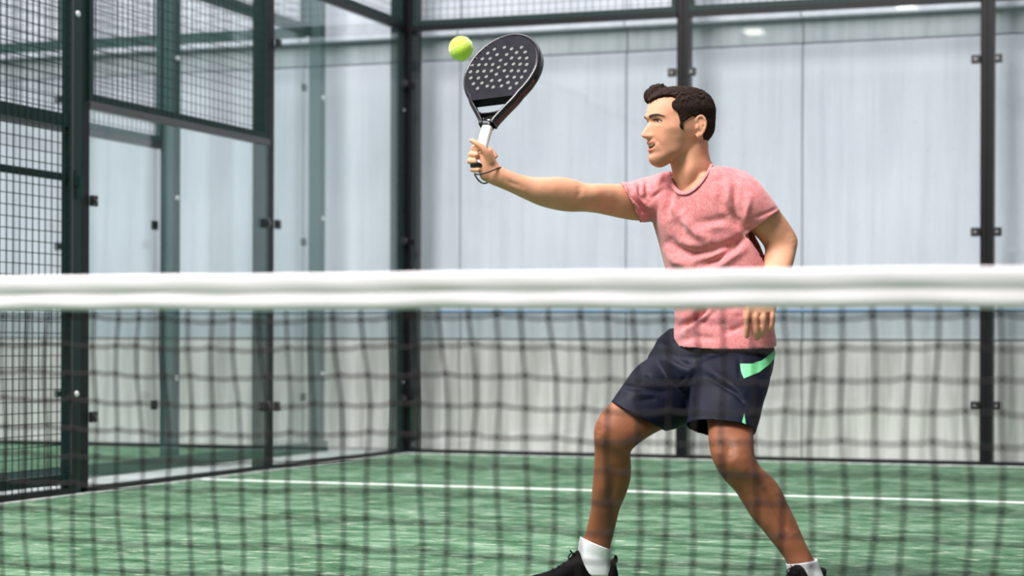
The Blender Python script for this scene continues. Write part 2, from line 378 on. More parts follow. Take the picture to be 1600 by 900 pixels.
# neighbouring court: its side wall faces ours across the aisle, its back wall runs on in line with ours
rn, on = enclosure('wall_neighbour_side', (-GAP, 0, 0), -math.pi / 2, 'neighbouring court side wall with teal-looking posts behind the left glass', [(0.0, 4.0), (SW, 4.0), (2 * SW, 3.0), (2 * SW + 2, 3.0)],
          [(0.0, SW, 3.0, 4.0), (SW, 2 * SW, 2.0, 3.0)], M_green2, True)
w_ = wires(2 * SW + 0.05, 2 * SW + 1.95, 0.05, 2.95, 0.0, None); tag(w_.build('wire_mesh', M_wire, rn), kind='stuff')
for uu, p in on.items():
    for z in (0.55, 1.66, 2.52):
        b = link('bolt', ME_BOLT, None, p); b.location = (0.0, 0.104, z); b.rotation_euler = (0, 0, math.pi)
rm, om = enclosure('wall_neighbour_back', (-GAP, 0, 0), 0, 'neighbouring court back wall continuing in line beyond the left glass', [(-2.0, 4.0), (-4.0, 4.0), (-6.0, 4.0), (-8.0, 4.0)],
          [(-2, -0.0, 3.0, 4.0), (-4, -2, 3.0, 4.0), (-6, -4, 3.0, 4.0), (-8, -6, 3.0, 4.0)], M_green2)

# ------------------------------------------------------------------ net
def cord_mat():
    m = mat('dark_net_cord', (0.022, 0.017, 0.018), 0.8, spec=0.2); return m
M_cord = cord_mat()
M_tape = mat('white_net_tape', (0.83, 0.80, 0.82), 0.75, spec=0.2); t = NT(M_tape); t.bump(t.noise(t.coords((1, 1, 1)), 350, 2), 0.3, 0.002)
NY = -10.0; NTOP = 0.878
net = empty('padel_net', (5.0, NY, 0)); tag(net, 'padel net with white top tape and dark knotted cords across the front', 'net')
def nx_(x): return x - 5.0
# tape: rounded sleeve over the cable with a flatter hem below
prof = [(0.0, 0.879), (-0.0038, 0.8775), (-0.0058, 0.872), (-0.0066, 0.861), (-0.0064, 0.851), (-0.0046, 0.8465), (-0.0046, 0.843), (-0.0064, 0.839), (-0.0075, 0.828), (-0.0084, 0.817), (-0.005, 0.815)]
ring = prof + [(-y, z) for (y, z) in reversed(prof[1:])]; V = []; F = []; NXS = 500; nr = len(ring)
for i in range(NXS + 1):
    x = 10.0 * i / NXS; w0 = 0.0022 * math.sin(x * 9.1) + 0.0016 * math.sin(x * 23.7 + 1) ; w1 = 0.0012 * math.sin(x * 14.3 + 2)
    for (y, z) in ring: V.append((nx_(x), y * (1 + 0.10 * math.sin(x * 31 + z * 60)) + w1, z + (w0 if z < 0.85 else 0.4 * w0) * 0.6))
for i in range(NXS):
    for j in range(nr): F.append((i * nr + j, (i + 1) * nr + j, (i + 1) * nr + (j + 1) % nr, i * nr + (j + 1) % nr))
F.append(tuple(range(nr))); F.append(tuple(reversed([NXS * nr + j for j in range(nr)])))
link('top_tape', mesh('top_tape', V, F), M_tape, net, smooth=True)
CW, RH = 0.0486, 0.0500; NC = int(10.0 / CW); NR = 16
def knot(i, j):
    """knot of column i, row j (row 0 is just under the tape)"""
    x = i * CW + 0.0045 * math.sin(i * 1.7 + j * 0.55) + 0.0035 * math.sin(j * 1.1 + i * 0.13) + 0.004 * math.sin(j * 0.45 + i * 0.06)
    z = 0.800 - j * RH + 0.004 * math.sin(i * 0.37 + j * 0.2) + 0.0025 * math.sin(i * 1.9 + j * 2.3)
    y = 0.004 * math.sin(i * 0.21 + j * 0.4); return np.array([nx_(x), y, max(z, 0.012)])
for i in range(1, NC):
    pts = [knot(i, 0) + np.array([0, 0, 0.018])] + [knot(i, j) for j in range(NR)]; MB().tube(pts, 0.0027, 4).build('net_cord', M_cord, net)
for j in range(NR):
    pts = []
    for i in range(1, NC):
        a = knot(i, j); pts.append(a)
        if i < NC - 1: pts.append((a + knot(i + 1, j)) / 2 + np.array([0, 0, -0.0022]))
    MB().tube(pts, 0.0024, 4).build('net_cord', M_cord, net)
kb = MB(); e = 0.0070
for i in range(1, NC):
    for j in range(NR):
        c = knot(i, j); k = len(kb.v); kb.v += [tuple(c + np.array(d) * e) for d in ((1, 0, 0), (0, 1, 0), (-1, 0, 0), (0, -1, 0), (0, 0, 1.25), (0, 0, -1.25))]
        kb.f += [(k, k + 1, k + 4), (k + 1, k + 2, k + 4), (k + 2, k + 3, k + 4), (k + 3, k, k + 4), (k + 1, k, k + 5), (k + 2, k + 1, k + 5), (k + 3, k + 2, k + 5), (k, k + 3, k + 5)]
tag(kb.build('net_knots', M_cord, net), kind='stuff')
for x in (-0.03, 10.03): MB().box(nx_(x) - 0.03, nx_(x) + 0.03, -0.03, 0.03, 0, 0.92).build('net_post', M_black, net)

# ------------------------------------------------------------------ ball
def ball():
    m = mat('yellow_felt', (0.62, 0.86, 0.10), 0.95, spec=0.1); t = NT(m); n_ = t.noise(t.coords(), 220, 2)
    t.col(t.ramp(n_, [(0.3, (0.50, 0.80, 0.04)), (0.7, (0.78, 0.96, 0.14))])); t.bump(n_, 0.5, 0.002)
    m.node_tree.nodes['Principled BSDF'].inputs['Sheen Weight'].default_value = 0.5
    c = P(720.5, 76, -0.62); R = 0.0335; bm = bmesh.new(); bmesh.ops.create_icosphere(bm, subdivisions=4, radius=R); me = bpy.data.meshes.new('padel_ball'); bm.to_mesh(me); bm.free()
    o = link('padel_ball', me, m, smooth=True); o.location = c; tag(o, 'bright yellow-green ball in mid-air beside the racket', 'ball')
    pts = []
    for k in range(96):
        a = 2 * math.pi * k / 96; th = math.pi / 2 - (math.pi / 2 - 0.44) * math.cos(a); ph = a / 2 + 0.44 * math.sin(2 * a)
        v = np.array([math.cos(a) * 1.0 + 0.45 * math.cos(3 * a) * 0 , 0, 0])
        b_ = 0.40; aa = 1 - b_; v = np.array([aa * math.cos(a) + b_ * math.cos(3 * a), aa * math.sin(a) - b_ * math.sin(3 * a), 2 * math.sqrt(aa * b_) * math.sin(2 * a)])
        v = Matrix.Rotation(0.9, 3, 'Y') @ Vector(v); v = np.array(v); pts.append(v / np.linalg.norm(v) * R * 0.992)
    ms = mat('ball_seam', (0.78, 0.88, 0.55), 0.8); MB().tube(pts, 0.0011, 5, closed=True).build('seam', ms, o, smooth=True)
ball()

# ------------------------------------------------------------------ racket
M_carbon = mat('black_carbon_face', (0.018, 0.019, 0.026), 0.42); t = NT(M_carbon); t.col(t.ramp(t.noise(t.coords(), 40, 4), [(0.3, (0.0045, 0.0045, 0.008)), (0.7, (0.011, 0.011, 0.018))]))
M_carbon.node_tree.nodes['Principled BSDF'].inputs['Specular IOR Level'].default_value = 0.06
M_foamcore = mat('pale_foam_core', (0.80, 0.80, 0.78), 0.8)
M_frame = mat('glossy_black_frame', (0.010, 0.010, 0.013), 0.16)
M_grip = mat('white_overgrip', (0.86, 0.86, 0.84), 0.7); 
M_strap = mat('black_strap', (0.015, 0.014, 0.016), 0.7)
RD = -0.10
def racket():
    n = -0.42 * RT + 0.53 * UP - 0.72 * FW; n /= np.linalg.norm(n)
    a = 0.25 * RT + 0.97 * UP; a = a - 0; k = -(n @ a) / (n @ FW); a = a + k * FW; a /= np.linalg.norm(a)
    w = np.cross(a, n); w /= np.linalg.norm(w)           # to the picture's right
    if w @ RT < 0: w = -w
    SG = 0.98; H_ = P(748.5, 246, RD - 0.002); C = H_ + 0.337 * SG * a
    loc = lambda x, y, z=0.0: C + SG * (x * w + y * a + z * n)
    def on_plane(px, py, z):
        d = P(px, py, 0) - CAM; d /= np.linalg.norm(d); tt = ((C + SG * z * n - CAM) @ n) / (d @ n); q = (CAM + d * tt - C) / SG; return (q @ w, q @ a)
    T = 0.018
    # outline of the blade: egg shape running into the throat arms
    def blade(s=1.0, N=72):
        pts = []
        for i in range(N):
            q = 2 * math.pi * i / N; x = math.sin(q); y = math.cos(q)
            rx = 0.130 * (1 - 0.16 * max(0, -y) ** 1.5); ry = 0.140 if y > 0 else 0.158
            pts.append((rx * x * s, ry * y * s))
        return pts
    root = empty('padel_racket', tuple(loc(0, -0.31))); rl_ = np.array(root.location)
    tag(root, 'black perforated padel racket with white grip held up by the player', 'racket')
    L = lambda x, y, z=0.0: loc(x, y, z) - rl_
    holes_px = [(59.7, 29.7), (72.5, 32), (88, 29), (99.3, 31.3), (114.7, 28.8), (49.5, 37.8), (62.2, 38), (76.5, 40.3), (91.7, 40), (107, 37), (120.5, 36.3), (42.8, 47), (53.7, 46.7), (65.8, 46.3), (82, 49.2), (99.2, 45.7), (111.8, 45.7), (123, 45.7),
        (37.5, 57.2), (48.2, 56.2), (59.2, 55.7), (70, 55.7), (79, 60), (90.2, 55.3), (102.3, 55), (112.7, 55.3), (123, 55.7), (35.2, 67.2), (46, 66.7), (56.3, 66), (68, 65.5), (75.7, 71), (87.8, 65.5), (99.3, 65.5), (109.8, 65.7), (120.5, 66),
        (35.7, 76.8), (47.5, 76.8), (59.8, 74.8), (68.3, 80.7), (80.8, 80.5), (92.5, 74.5), (103.5, 75.5), (115, 75.5), (39.7, 85.8), (53, 84.5), (93.8, 83.8), (107, 85), (61.2, 89.5), (70.5, 91), (83.5, 89.2), (46, 93), (97, 92.5)]
    holes = [on_plane(700 + x, 45 + y, T) for x, y in holes_px]
    out = blade(0.985); bm = bmesh.new()
    # flat lower edge of the perforated face above the throat opening
    out = [(x, max(y, -0.118)) for x, y in out]
    o2 = [out[0]]
    for q in out[1:]:
        if abs(q[0] - o2[-1][0]) + abs(q[1] - o2[-1][1]) > 1e-4: o2.append(q)
    loops = [o2] + [[(hx + 0.0062 * math.cos(2 * math.pi * k / 10), hy + 0.0062 * math.sin(2 * math.pi * k / 10)) for k in range(10)] for hx, hy in holes]
    fr, bk, edges = [], [], []
    for lp in loops:
        vs = [bm.verts.new((x, y, T)) for x, y in lp]; fr.append(vs)
        for i in range(len(vs)): edges.append(bm.edges.new((vs[i], vs[(i + 1) % len(vs)])))
    r = bmesh.ops.triangle_fill(bm, edges=edges, use_beauty=True, use_dissolve=False, normal=(0, 0, 1)); fs = [f for f in r['geom'] if isinstance(f, bmesh.types.BMFace)]
    mp = {}
    for lp in fr:
        for v in lp: mp[v] = bm.verts.new((v.co.x, v.co.y, -T))
    for f in fs: bm.faces.new([mp[v] for v in reversed(f.verts)])
    for lp in fr:
        for i in range(len(lp)):
            p_, q_ = lp[i], lp[(i + 1) % len(lp)]; bm.faces.new((p_, q_, mp[q_], mp[p_]))
    bmesh.ops.recalc_face_normals(bm, faces=bm.faces)
    hv = set(v for lp in fr[1:] for v in lp) | set(mp[v] for lp in fr[1:] for v in lp)
    for f in bm.faces:
        if abs(f.normal.z) < 0.3 and all(v in hv for v in f.verts): f.material_index = 1
    for v in bm.verts: v.co = Vector(L(*v.co))
    me = bpy.data.meshes.new('racket_face'); bm.to_mesh(me); bm.free(); me.materials.append(M_carbon); me.materials.append(M_foamcore); link('racket_face', me, None, root)
    # rounded rim round the head, then the two throat arms running down to the handle
    def sweep(path, half_w, half_t, closed, name, m):
        mb = MB(); N = len(path); k = 12; path = np.array(path, float)
        for i in range(N):
            p0 = path[(i - 1) % N] if closed or i else path[i]; p1 = path[(i + 1) % N] if closed or i < N - 1 else path[i]
            tt = p1 - p0; tt /= np.linalg.norm(tt) + 1e-9; nn = np.array([tt[1], -tt[0]])
            hw = half_w[i] if hasattr(half_w, '__len__') else half_w
            for j in range(k):
                q = 2 * math.pi * (j + 0.5) / k; cx, sz = math.cos(q), math.sin(q); cx = math.copysign(abs(cx) ** 0.6, cx); sz = math.copysign(abs(sz) ** 0.6, sz)
                p_ = path[i] + nn * hw * cx; mb.v.append(tuple(L(p_[0], p_[1], half_t * sz)))
        for i in range(N if closed else N - 1):
            i2 = (i + 1) % N
            for j in range(k): mb.f.append((i * k + j, i * k + (j + 1) % k, i2 * k + (j + 1) % k, i2 * k + j))
        if not closed: mb.f.append(tuple(range(k))); mb.f.append(tuple((N - 1) * k + j for j in reversed(range(k))))
        return mb.build(name, m, root, smooth=True)
    rim = [q for q in blade(0.975, 90)]
    top = [q for q in rim if q[1] > -0.105]; top.sort(key=lambda q: math.atan2(q[0], q[1])); 
    arm = lambda s: [(s * 0.0770, -0.122), (s * 0.064, -0.141), (s * 0.049, -0.162), (s * 0.034, -0.184), (s * 0.024, -0.200), (s * 0.019, -0.215)]
    full = list(reversed(arm(-1))) + top + arm(1)
    full = [tuple(x) for x in catmull(full, 2)]
    sweep(full, 0.0075, 0.0195, False, 'rim', M_frame)
    sweep([(-0.040, -0.166), (-0.02, -0.171), (0.0, -0.172), (0.02, -0.171), (0.040, -0.166)], 0.004, 0.013, False, 'throat_bridge', M_frame)
    sweep([(0, -0.196), (0, -0.206), (0, -0.222)], [0.020, 0.022, 0.0185], 0.017, False, 'collar', M_frame)
    # grip with wrap ridges
    mb = MB(); N = 60; k = 16
    for i in range(N + 1):
        y = -0.218 - 0.150 * i / N; rr = 1 + 0.035 * abs(math.sin(i * 0.52))
        for j in range(k):
            q = 2 * math.pi * j / k; mb.v.append(tuple(L(0.0165 * rr * math.copysign(abs(math.cos(q)) ** 0.75, math.cos(q)), y + 0.003 * math.sin(q), 0.0145 * rr * math.copysign(abs(math.sin(q)) ** 0.75, math.sin(q)))))
    for i in range(N):
        for j in range(k): mb.f.append((i * k + j, i * k + (j + 1) % k, (i + 1) * k + (j + 1) % k, (i + 1) * k + j))
    mb.f.append(tuple(range(k))); mb.f.append(tuple(N * k + j for j in reversed(range(k))))
    mb.build('grip', M_grip, root, smooth=True)
    mb = MB(); cap = L(0, -0.370); mb.ell(cap, (w * 0.021, a * 0.009, n * 0.018)); mb.build('butt_cap', M_frame, root, smooth=True)
    # wrist loop hanging from the butt round the wrist
    q = [P(741, 271, -0.135), P(748, 272.5, -0.14), P(760, 270, -0.142), P(772, 265.5, -0.135), P(780, 262, -0.12), P(785, 263.5, -0.10), P(784, 268, -0.07), P(772, 278, -0.06), P(762, 285, -0.07), P(755, 286.5, -0.10), P(748, 282, -0.13), P(743, 275, -0.14)]
    pts = catmull(np.array(q + [q[0]]), 5)[:-1] - rl_; MB().tube(pts, 0.0024, 8, closed=True).build('wrist_strap', M_strap, root, smooth=True)
    pass
racket()

# ------------------------------------------------------------------ person
def skin_mat():
    m = mat('tanned_skin', rough=0.55, spec=0.3); t = NT(m); c = t.coords(); a = t.noise(c, 14, 4); b = t.noise(c, 120, 3)
    base = t.ramp(a, [(0.3, (0.60, 0.275, 0.165)), (0.7, (0.71, 0.355, 0.225))])
    at = t.n('ShaderNodeAttribute', attribute_name='tone'); sp = t.n('ShaderNodeSeparateColor'); t.l(at.outputs['Color'], sp.inputs[0])
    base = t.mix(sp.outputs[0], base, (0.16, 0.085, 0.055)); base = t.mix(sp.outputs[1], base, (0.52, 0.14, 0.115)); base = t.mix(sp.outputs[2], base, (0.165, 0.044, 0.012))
    t.col(base); t.bump(b, 0.12, 0.002); t.b.inputs['Subsurface Weight'].default_value = 0.12; t.b.inputs['Subsurface Radius'].default_value = (0.012, 0.005, 0.003); t.b.inputs['Subsurface Scale'].default_value = 0.5
    return m
M_skin = skin_mat()
HC = (1065.0, 192.0); HDZ = 0.07; MMPX = 1000.0 / (FPX / (D0 + HDZ))     # millimetres per pixel at the head
PHI = math.radians(22); c_, s_ = math.cos(PHI), math.sin(PHI)
HF = -c_ * RT - s_ * FW; HL = s_ * RT - c_ * FW; HO = P(HC[0], HC[1], HDZ)
def hp(x, y, z): return HO + (np.multiply.outer(x, HF) + np.multiply.outer(y, HL) + np.multiply.outer(z, UP)) / 1000.0
def head_grid(off=0.0):
    Yp = np.array([142.5, 144, 147, 152, 160, 170, 180, 185, 191, 196, 202, 208, 212, 216, 219, 224, 229, 232, 236, 241, 247, 253, 258, 261, 263], float)
    xf = np.array([1056, 1042, 1032, 1024, 1016.5, 1013, 1010.8, 1010.2, 1012.6, 1012.8, 1013, 1013.2, 1013.2, 1013, 1013, 1012.5, 1012.5, 1013.5, 1014, 1016, 1014, 1015, 1017.5, 1021, 1027], float)
    xb = np.array([1076, 1088, 1096, 1103, 1109, 1112.5, 1113, 1113, 1113, 1112.5, 1112, 1110, 1108, 1105, 1103, 1099, 1094, 1090, 1084, 1072, 1060, 1050, 1042, 1037, 1032], float)
    hw = np.array([10, 24, 38, 52, 64, 71, 74.5, 75.5, 76, 75.5, 74, 72, 71, 69.5, 68.5, 66, 63, 61, 58, 53, 46, 36, 27, 18, 8], float)
    k = MMPX / c_
    ys = np.linspace(142.5, 263, 104); XF = np.interp(ys, Yp, (HC[0] - xf) * k); XB = np.interp(ys, Yp, (HC[0] - xb) * k); HW = np.interp(ys, Yp, hw)
    def sm(a):
        for _ in range(2): a = np.r_[a[0], (a[:-2] + 2 * a[1:-1] + a[2:]) / 4, a[-1]]
        return a
    XF, XB, HW = sm(XF), sm(XB), sm(HW); z = (HC[1] - ys) * MMPX
    th = np.linspace(0, 2 * np.pi, 120, endpoint=False); ct, stn = np.cos(th), np.sin(th)
    ex = 2.25; ca = np.sign(ct) * np.abs(ct) ** (2 / ex); sa = np.sign(stn) * np.abs(stn) ** (2 / ex)
    mid = (XF + XB) / 2; half = (XF - XB) / 2
    # widest a little behind the middle for the skull
    X = mid[:, None] + half[:, None] * ca[None]; Y = HW[:, None] * sa[None] * (1 - 0.10 * np.clip(ca, 0, 1)[None] ** 2); Z = np.repeat(z[:, None], 120, 1)
    fr = np.clip(ct, 0, 1)[None] ** 0.6
    G = lambda y0, sy, z0, sz: np.exp(-((np.abs(Y) - y0) / sy) ** 2 - ((Z - z0) / sz) ** 2)
    prof = np.interp(-Z, [-3, 5, 12, 24, 36, 43, 48, 52, 56, 59], [0, 2, 8, 18, 26, 28.5, 26.5, 17, 3, 0]); wid = np.interp(-Z, [0, 20, 40, 50], [7, 8.5, 10.5, 12])
    dx = prof * np.exp(-(Y / wid) ** 2) + 8.5 * G(13, 5.5, -46, 6) - 9 * G(31, 13, -1, 8) + 4 * G(22, 18, 13, 6) - 4 * G(8, 6, 0, 7)
    Zs = Z - 0.011 * np.minimum(np.abs(Y), 30) ** 2; GM = lambda y0, sy, z0, sz: np.exp(-(Y / sy) ** 4 - ((Zs - z0) / sz) ** 2)
    dx += 4.5 * GM(0, 25, -67, 4.5) + 4.5 * GM(0, 22, -90, 5) - 10 * GM(0, 25, -78.5, 4.6) - 3 * G(0, 12, -98, 5) + 3 * G(0, 16, -116, 10) - 3.5 * G(30, 14, -58, 14)
    X = X + dx * fr; Y = Y + np.sign(Y) * (4.5 * G(56, 20, -24, 13) - 3 * G(58, 12, -62, 16) + 3 * G(52, 12, -96, 12) - 3 * G(66, 10, 14, 12)) * (np.abs(stn)[None] ** 0.7)
    return X, Y, Z
def grid_faces(nz, nt, k=0):
    F = []
    for i in range(nz - 1):
        for j in range(nt): F.append((k + i * nt + j, k + (i + 1) * nt + j, k + (i + 1) * nt + (j + 1) % nt, k + i * nt + (j + 1) % nt))
    return F
person = empty('person', tuple(np.array([P(1080, 900, 0)[0], P(1080, 900, 0)[1], 0.0])))
tag(person, 'man in pink t-shirt and navy shorts lunging with arm stretched to the left', 'person')
PL = np.array(person.location)
def attach(name, me, m, parent=None, smooth=True):
    """mesh in world coordinates -> child of the person (or of one of its parts)"""
    o = link(name, me, m, parent or person, smooth=smooth)
    if parent is None: o.matrix_parent_inverse = Matrix.Translation(Vector(PL)).inverted()
    return o
def body():
    mb = MB(); X, Y, Z = head_grid(); nz, nt = X.shape; V = hp(X, Y, Z).reshape(-1, 3); F = grid_faces(nz, nt)
    V = np.vstack([V, V[:nt].mean(0), V[-nt:].mean(0)]); k = nz * nt
    for j in range(nt): F.append((k, j, (j + 1) % nt)); F.append((k + 1, (nz - 1) * nt + (j + 1) % nt, (nz - 1) * nt + j))
    mb.add(V, F)
    # ears
    for sd in (1, -1):
        e0 = lambda x, y, z: hp(x, sd * y, z)
        ear = [(-16, 76, -50), (-24, 80, -46), (-34, 86, -30), (-38, 89, -8), (-33, 88, 8), (-23, 84, 14), (-14, 79, 8), (-11, 76, -4)]
        mb.tube(catmull(np.array([e0(*q) for q in ear]), 5), 0.0042, 8)
        c0 = e0(-23, 78, -14); ax = (hp(1, 0, 0) - HO) * 1000
        mb.ell(c0, (HF * 0.012 - HL * sd * 0.004, UP * 0.028, HL * sd * 0.0045 + HF * 0.001))
        mb.ell(e0(-19, 78, -47), (HF * 0.009, UP * 0.010, HL * sd * 0.005)); mb.tube([e0(-13, 77, -14), e0(-14, 80, -20), e0(-13, 78, -26)], 0.0042, 8)
        mb.tube([e0(-24, 80, 2), e0(-28, 84, -10), e0(-25, 82, -28)], 0.0035, 8)
    # neck, torso
    mb.add(*loft([(1036, 228, 1102, 205, .075, .050), (1044, 246, 1106.5, 224, .075, .055), (1049.5, 264, 1107.5, 240, .08, .060), (1051, 278, 1112, 256, .085, .066), (1053, 296, 1122, 274, .095, .066), (1056, 318, 1128, 300, .105, .055)], ex=2.2))
    mb.add(*loft([(1052, 282, 1108, 270, .09, .05, -.1), (1036, 290, 1150, 275, .09, .075, -.16), (1024, 312, 1168, 305, .09, .095, -.17), (1032, 345, 1166, 345, .09, .10, -.15), (1042, 400, 1176, 400, .09, .098, -.14), (1054, 460, 1192, 460, .09, .10, -.14), (1058, 510, 1200, 515, .09, .10, -.15), (1056, 560, 1192, 570, .1, .098, -.13), (1085, 605, 1170, 605, .08, .075, -.1)]))
    # racket arm
    mb.add(*loft([(1050, 284, 1056, 344, .16, .05), (1010, 286, 1014, 345, .15, .054), (985, 287, 987, 344, .12, .053), (960, 287.5, 958, 338.5, .08, .050), (935, 287, 932, 333, .03, .046), (915, 286.5, 911, 331, .0, .043), (897, 280.5, 891, 331, -.02, .045), (875, 276.5, 868, 328, -.04, .045), (850, 277, 842, 321, -.06, .041), (828, 276, 817, 310, -.075, .035), (806, 270, 795, 299.5, -.09, .028), (790, 264, 777, 292, -.10, .025), (779, 257, 765, 287, -.105, .023), (772, 246, 754, 279, -.105, .022)], ex=2.1))
    # palm and thumb mount seen from the palm side, thumb up along the grip, fingers round the back of it to the front
    mb.add(*loft([(782, 262, 764, 286, -.105, .020), (775, 250, 752, 280, -.108, .021), (771, 240, 747.5, 266, -.11, .021), (768.5, 233.5, 746.5, 250, -.112, .018), (764, 231, 748, 241, -.113, .012)], ex=2.3))
    def chain(pts, rr, n=4): mb.tube(catmull(np.array([P(*q) for q in pts]), n), np.interp(np.linspace(0, 1, (len(pts) - 1) * n + 1), np.linspace(0, 1, len(rr)), rr), 12); mb.ell(P(*pts[-1]), (RT * rr[-1], UP * rr[-1], FW * rr[-1])); mb.ell(P(*pts[0]), (RT * rr[0], UP * rr[0], FW * rr[0]))
    chain([(766, 252, -.122), (760, 239, -.132), (752, 229, -.134), (744, 223.5, -.130), (736.5, 219.5, -.124)], [.013, .0115, .0095, .0085, .0072])
    for (y, x, r, sl) in ((231.5, 740, .0088, -3), (241, 736.2, .0092, -1), (251.5, 734, .0094, 1), (264.5, 738.5, .0086, 3)):
        chain([(758 if y < 235 else 766, y - 4 + sl, -.078), (754, y - 4 + sl, -.070), (743, y - 2, -.076), (x, y, -.095), (x + 1.5, y + .5, -.113), (x + 8.5, y + 1.2, -.127)], [.0095, r, r, r, r * .98, r * .9])
    mb.add(*loft([(779, 244, 760, 262, -.08, .018), (771, 233, 752, 266, -.078, .017), (767, 228, 747, 268, -.078, .012)]))
    # other arm, hand hanging in front of the hip
    mb.add(*loft([(1128, 300, 1176, 280, .0, .055), (1150, 335, 1200, 306, .0, .055), (1170, 358, 1217, 328, .0, .052), (1186, 374, 1233, 350, .0, .049), (1195, 388, 1244.5, 370, .0, .046), (1194, 402, 1245.5, 384, -.01, .045), (1192, 418, 1239, 414, -.04, .043), (1188, 438, 1228, 441, -.075, .036), (1182, 456, 1215, 460, -.105, .027), (1172, 468, 1213, 472, -.125, .020), (1165, 480, 1213.5, 482, -.135, .017), (1163.5, 490, 1211, 489, -.14, .013)], ex=2.1))
    for pts, r in (([(1170, 484, -.14), (1167.5, 498, -.150), (1167, 512, -.150), (1166.5, 525, -.142)], .0095), ([(1181, 486, -.14), (1180, 502, -.152), (1181.5, 517, -.150), (1183, 528.5, -.140)], .0098), ([(1192.5, 486, -.14), (1193, 500, -.150), (1192.5, 513, -.146), (1190.5, 523, -.136)], .0093), ([(1205.5, 484, -.138), (1207, 496, -.145), (1206, 507, -.142), (1202.5, 515, -.134)], .0085)):
        chain(pts, [r * 1.1, r * 1.02, r, r * .86])
    chain([(1180, 462, -.115), (1170, 474, -.10), (1166, 486, -.095), (1165, 497, -.10)], [.013, .011, .010, .0085])
    # legs
    mb.add(*loft([(1055, 540, 1110, 632, .16, .08), (1009, 580, 1066, 658, .11, .080), (975, 611, 1037, 670, .06, .079), (953, 631, 1019, 679, .02, .076), (938, 648, 1002, 690, -.01, .068), (929.5, 666, 990, 700, -.02, .062), (928, 684, 985.5, 707, -.02, .058), (929, 704, 985.3, 716, -.005, .056), (928.3, 725, 986.2, 731, .01, .057), (926.5, 748, 984.6, 751, .025, .056), (924.6, 772, 977.5, 774, .04, .051), (923.5, 793, 968.5, 795, .055, .045), (919, 815, 963, 817, .07, .039), (914.5, 835, 958, 838, .08, .036), (909, 850, 953, 857, .085, .036), (905, 870, 950, 876, .09, .036), (902, 892, 955, 894, .09, .034), (905, 908, 955, 908, .09, .03)], ex=2.15))
    mb.add(*loft([(1098, 560, 1188, 568, .04, .085), (1098, 612, 1184, 618, -.06, .084), (1103, 645, 1180, 652, -.14, .080), (1106, 668, 1177, 676, -.19, .070), (1107.5, 690, 1177.5, 696, -.23, .064), (1111, 711, 1180, 714, -.25, .062), (1120, 733, 1190, 731, -.25, .062), (1134, 752, 1208, 747, -.24, .062), (1149, 768, 1221, 766, -.235, .061), (1161, 787, 1230.5, 787, -.235, .057), (1174, 808, 1241, 808, -.24, .051), (1192, 829, 1250, 829, -.25, .044), (1207, 848, 1258, 847, -.26, .039), (1222, 867, 1266, 864, -.265, .036), (1231, 882, 1274, 878, -.27, .036), (1240, 902, 1284, 898, -.27, .035), (1248, 922, 1290, 920, -.27, .033)], ex=2.15))
    me = remesh(mb, 0.0030, 5, 0.5)
    strokes(me, [
        ([(1190, 758), (1203, 780), (1214, 800), (1232, 832)], -.0048, 3.6), ([(1212, 775), (1226, 802), (1240, 828)], .003, 6), ([(1170, 770), (1190, 805), (1210, 835)], .0035, 7),
        ([(1138, 690), (1141, 712)], -.006, 5), ([(1122, 698), (1126, 720)], .006, 6), ([(1158, 690), (1160, 712)], .006, 9), ([(1150, 722), (1175, 745)], .005, 8), ([(1115, 690), (1108, 705)], -.003, 4),
        ([(935, 665), (934, 678)], -.004, 3), ([(945, 668), (940, 690)], .005, 7), ([(962, 735), (958, 765), (950, 790)], -.004, 6), ([(943, 745), (938, 780)], .003, 7), ([(972, 725), (970, 750)], .004, 8),
        ([(912, 316), (935, 320), (960, 320)], -.0045, 4), ([(915, 303), (950, 303)], .004, 8), ([(906, 296), (904, 312)], -.0035, 4), ([(880, 298), (850, 295)], .0025, 8), ([(925, 328), (970, 336)], .002, 5), ([(790, 282), (815, 292)], -.002, 3),
        ([(1213, 352), (1225, 375)], .003, 8), ([(1196, 372), (1196, 388)], -.004, 4), ([(1235, 372), (1240, 380)], .004, 5), ([(1205, 395), (1205, 415)], .002, 6),
        ([(1074, 222), (1070, 240), (1066, 262), (1062, 285)], -.003, 6), ([(1086, 225), (1080, 260), (1071, 292)], .003, 8), ([(1066, 272), (1074, 296)], -.002, 3),
        ([(1021, 216), (1029, 222), (1036, 233)], -.0022, 2.6), ([(1036, 212), (1042, 222)], .0015, 6)], gain=1.35)
    # tone: stubble, lips, shade on the legs painted into the skin colour
    v = co(me); p = PX(v); rel = (v - HO) * 1000; hx, hy, hz = rel @ HF, rel @ HL, rel @ UP; dep = (v - CAM) @ FW - D0
    tone = np.zeros((len(v), 4)); tone[:, 3] = 1
    head = (p[:, 1] < 268) & (p[:, 0] > 995) & (p[:, 0] < 1125)
    jaw = np.clip((-48 - hz) / 18, 0, 1) * np.clip((hx - 5) / 40, 0, 1) * np.clip((hz + 165) / 25, 0, 1); side = np.clip((-10 - hz) / 30, 0, 1) * np.exp(-((hx - 18 + hz * .25) / 12) ** 2)
    tone[:, 0] = np.where(head, 0.30 * np.clip(jaw + 0.5 * side, 0, 1), 0)
    hs = hz - 0.011 * np.minimum(np.abs(hy), 30) ** 2; lips = np.exp(-((hs + 68) / 3.8) ** 4 - (hy / 25) ** 4) + np.exp(-((hs + 89.5) / 4.2) ** 4 - (hy / 22) ** 4)
    tone[:, 1] = np.where(head & (hx > 60), np.clip(lips, 0, 1) * .8, 0)
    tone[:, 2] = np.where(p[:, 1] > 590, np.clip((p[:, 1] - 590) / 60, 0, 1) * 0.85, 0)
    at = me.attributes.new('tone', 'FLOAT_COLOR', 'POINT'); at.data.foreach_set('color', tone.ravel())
    me.materials.clear(); me.name = 'body'
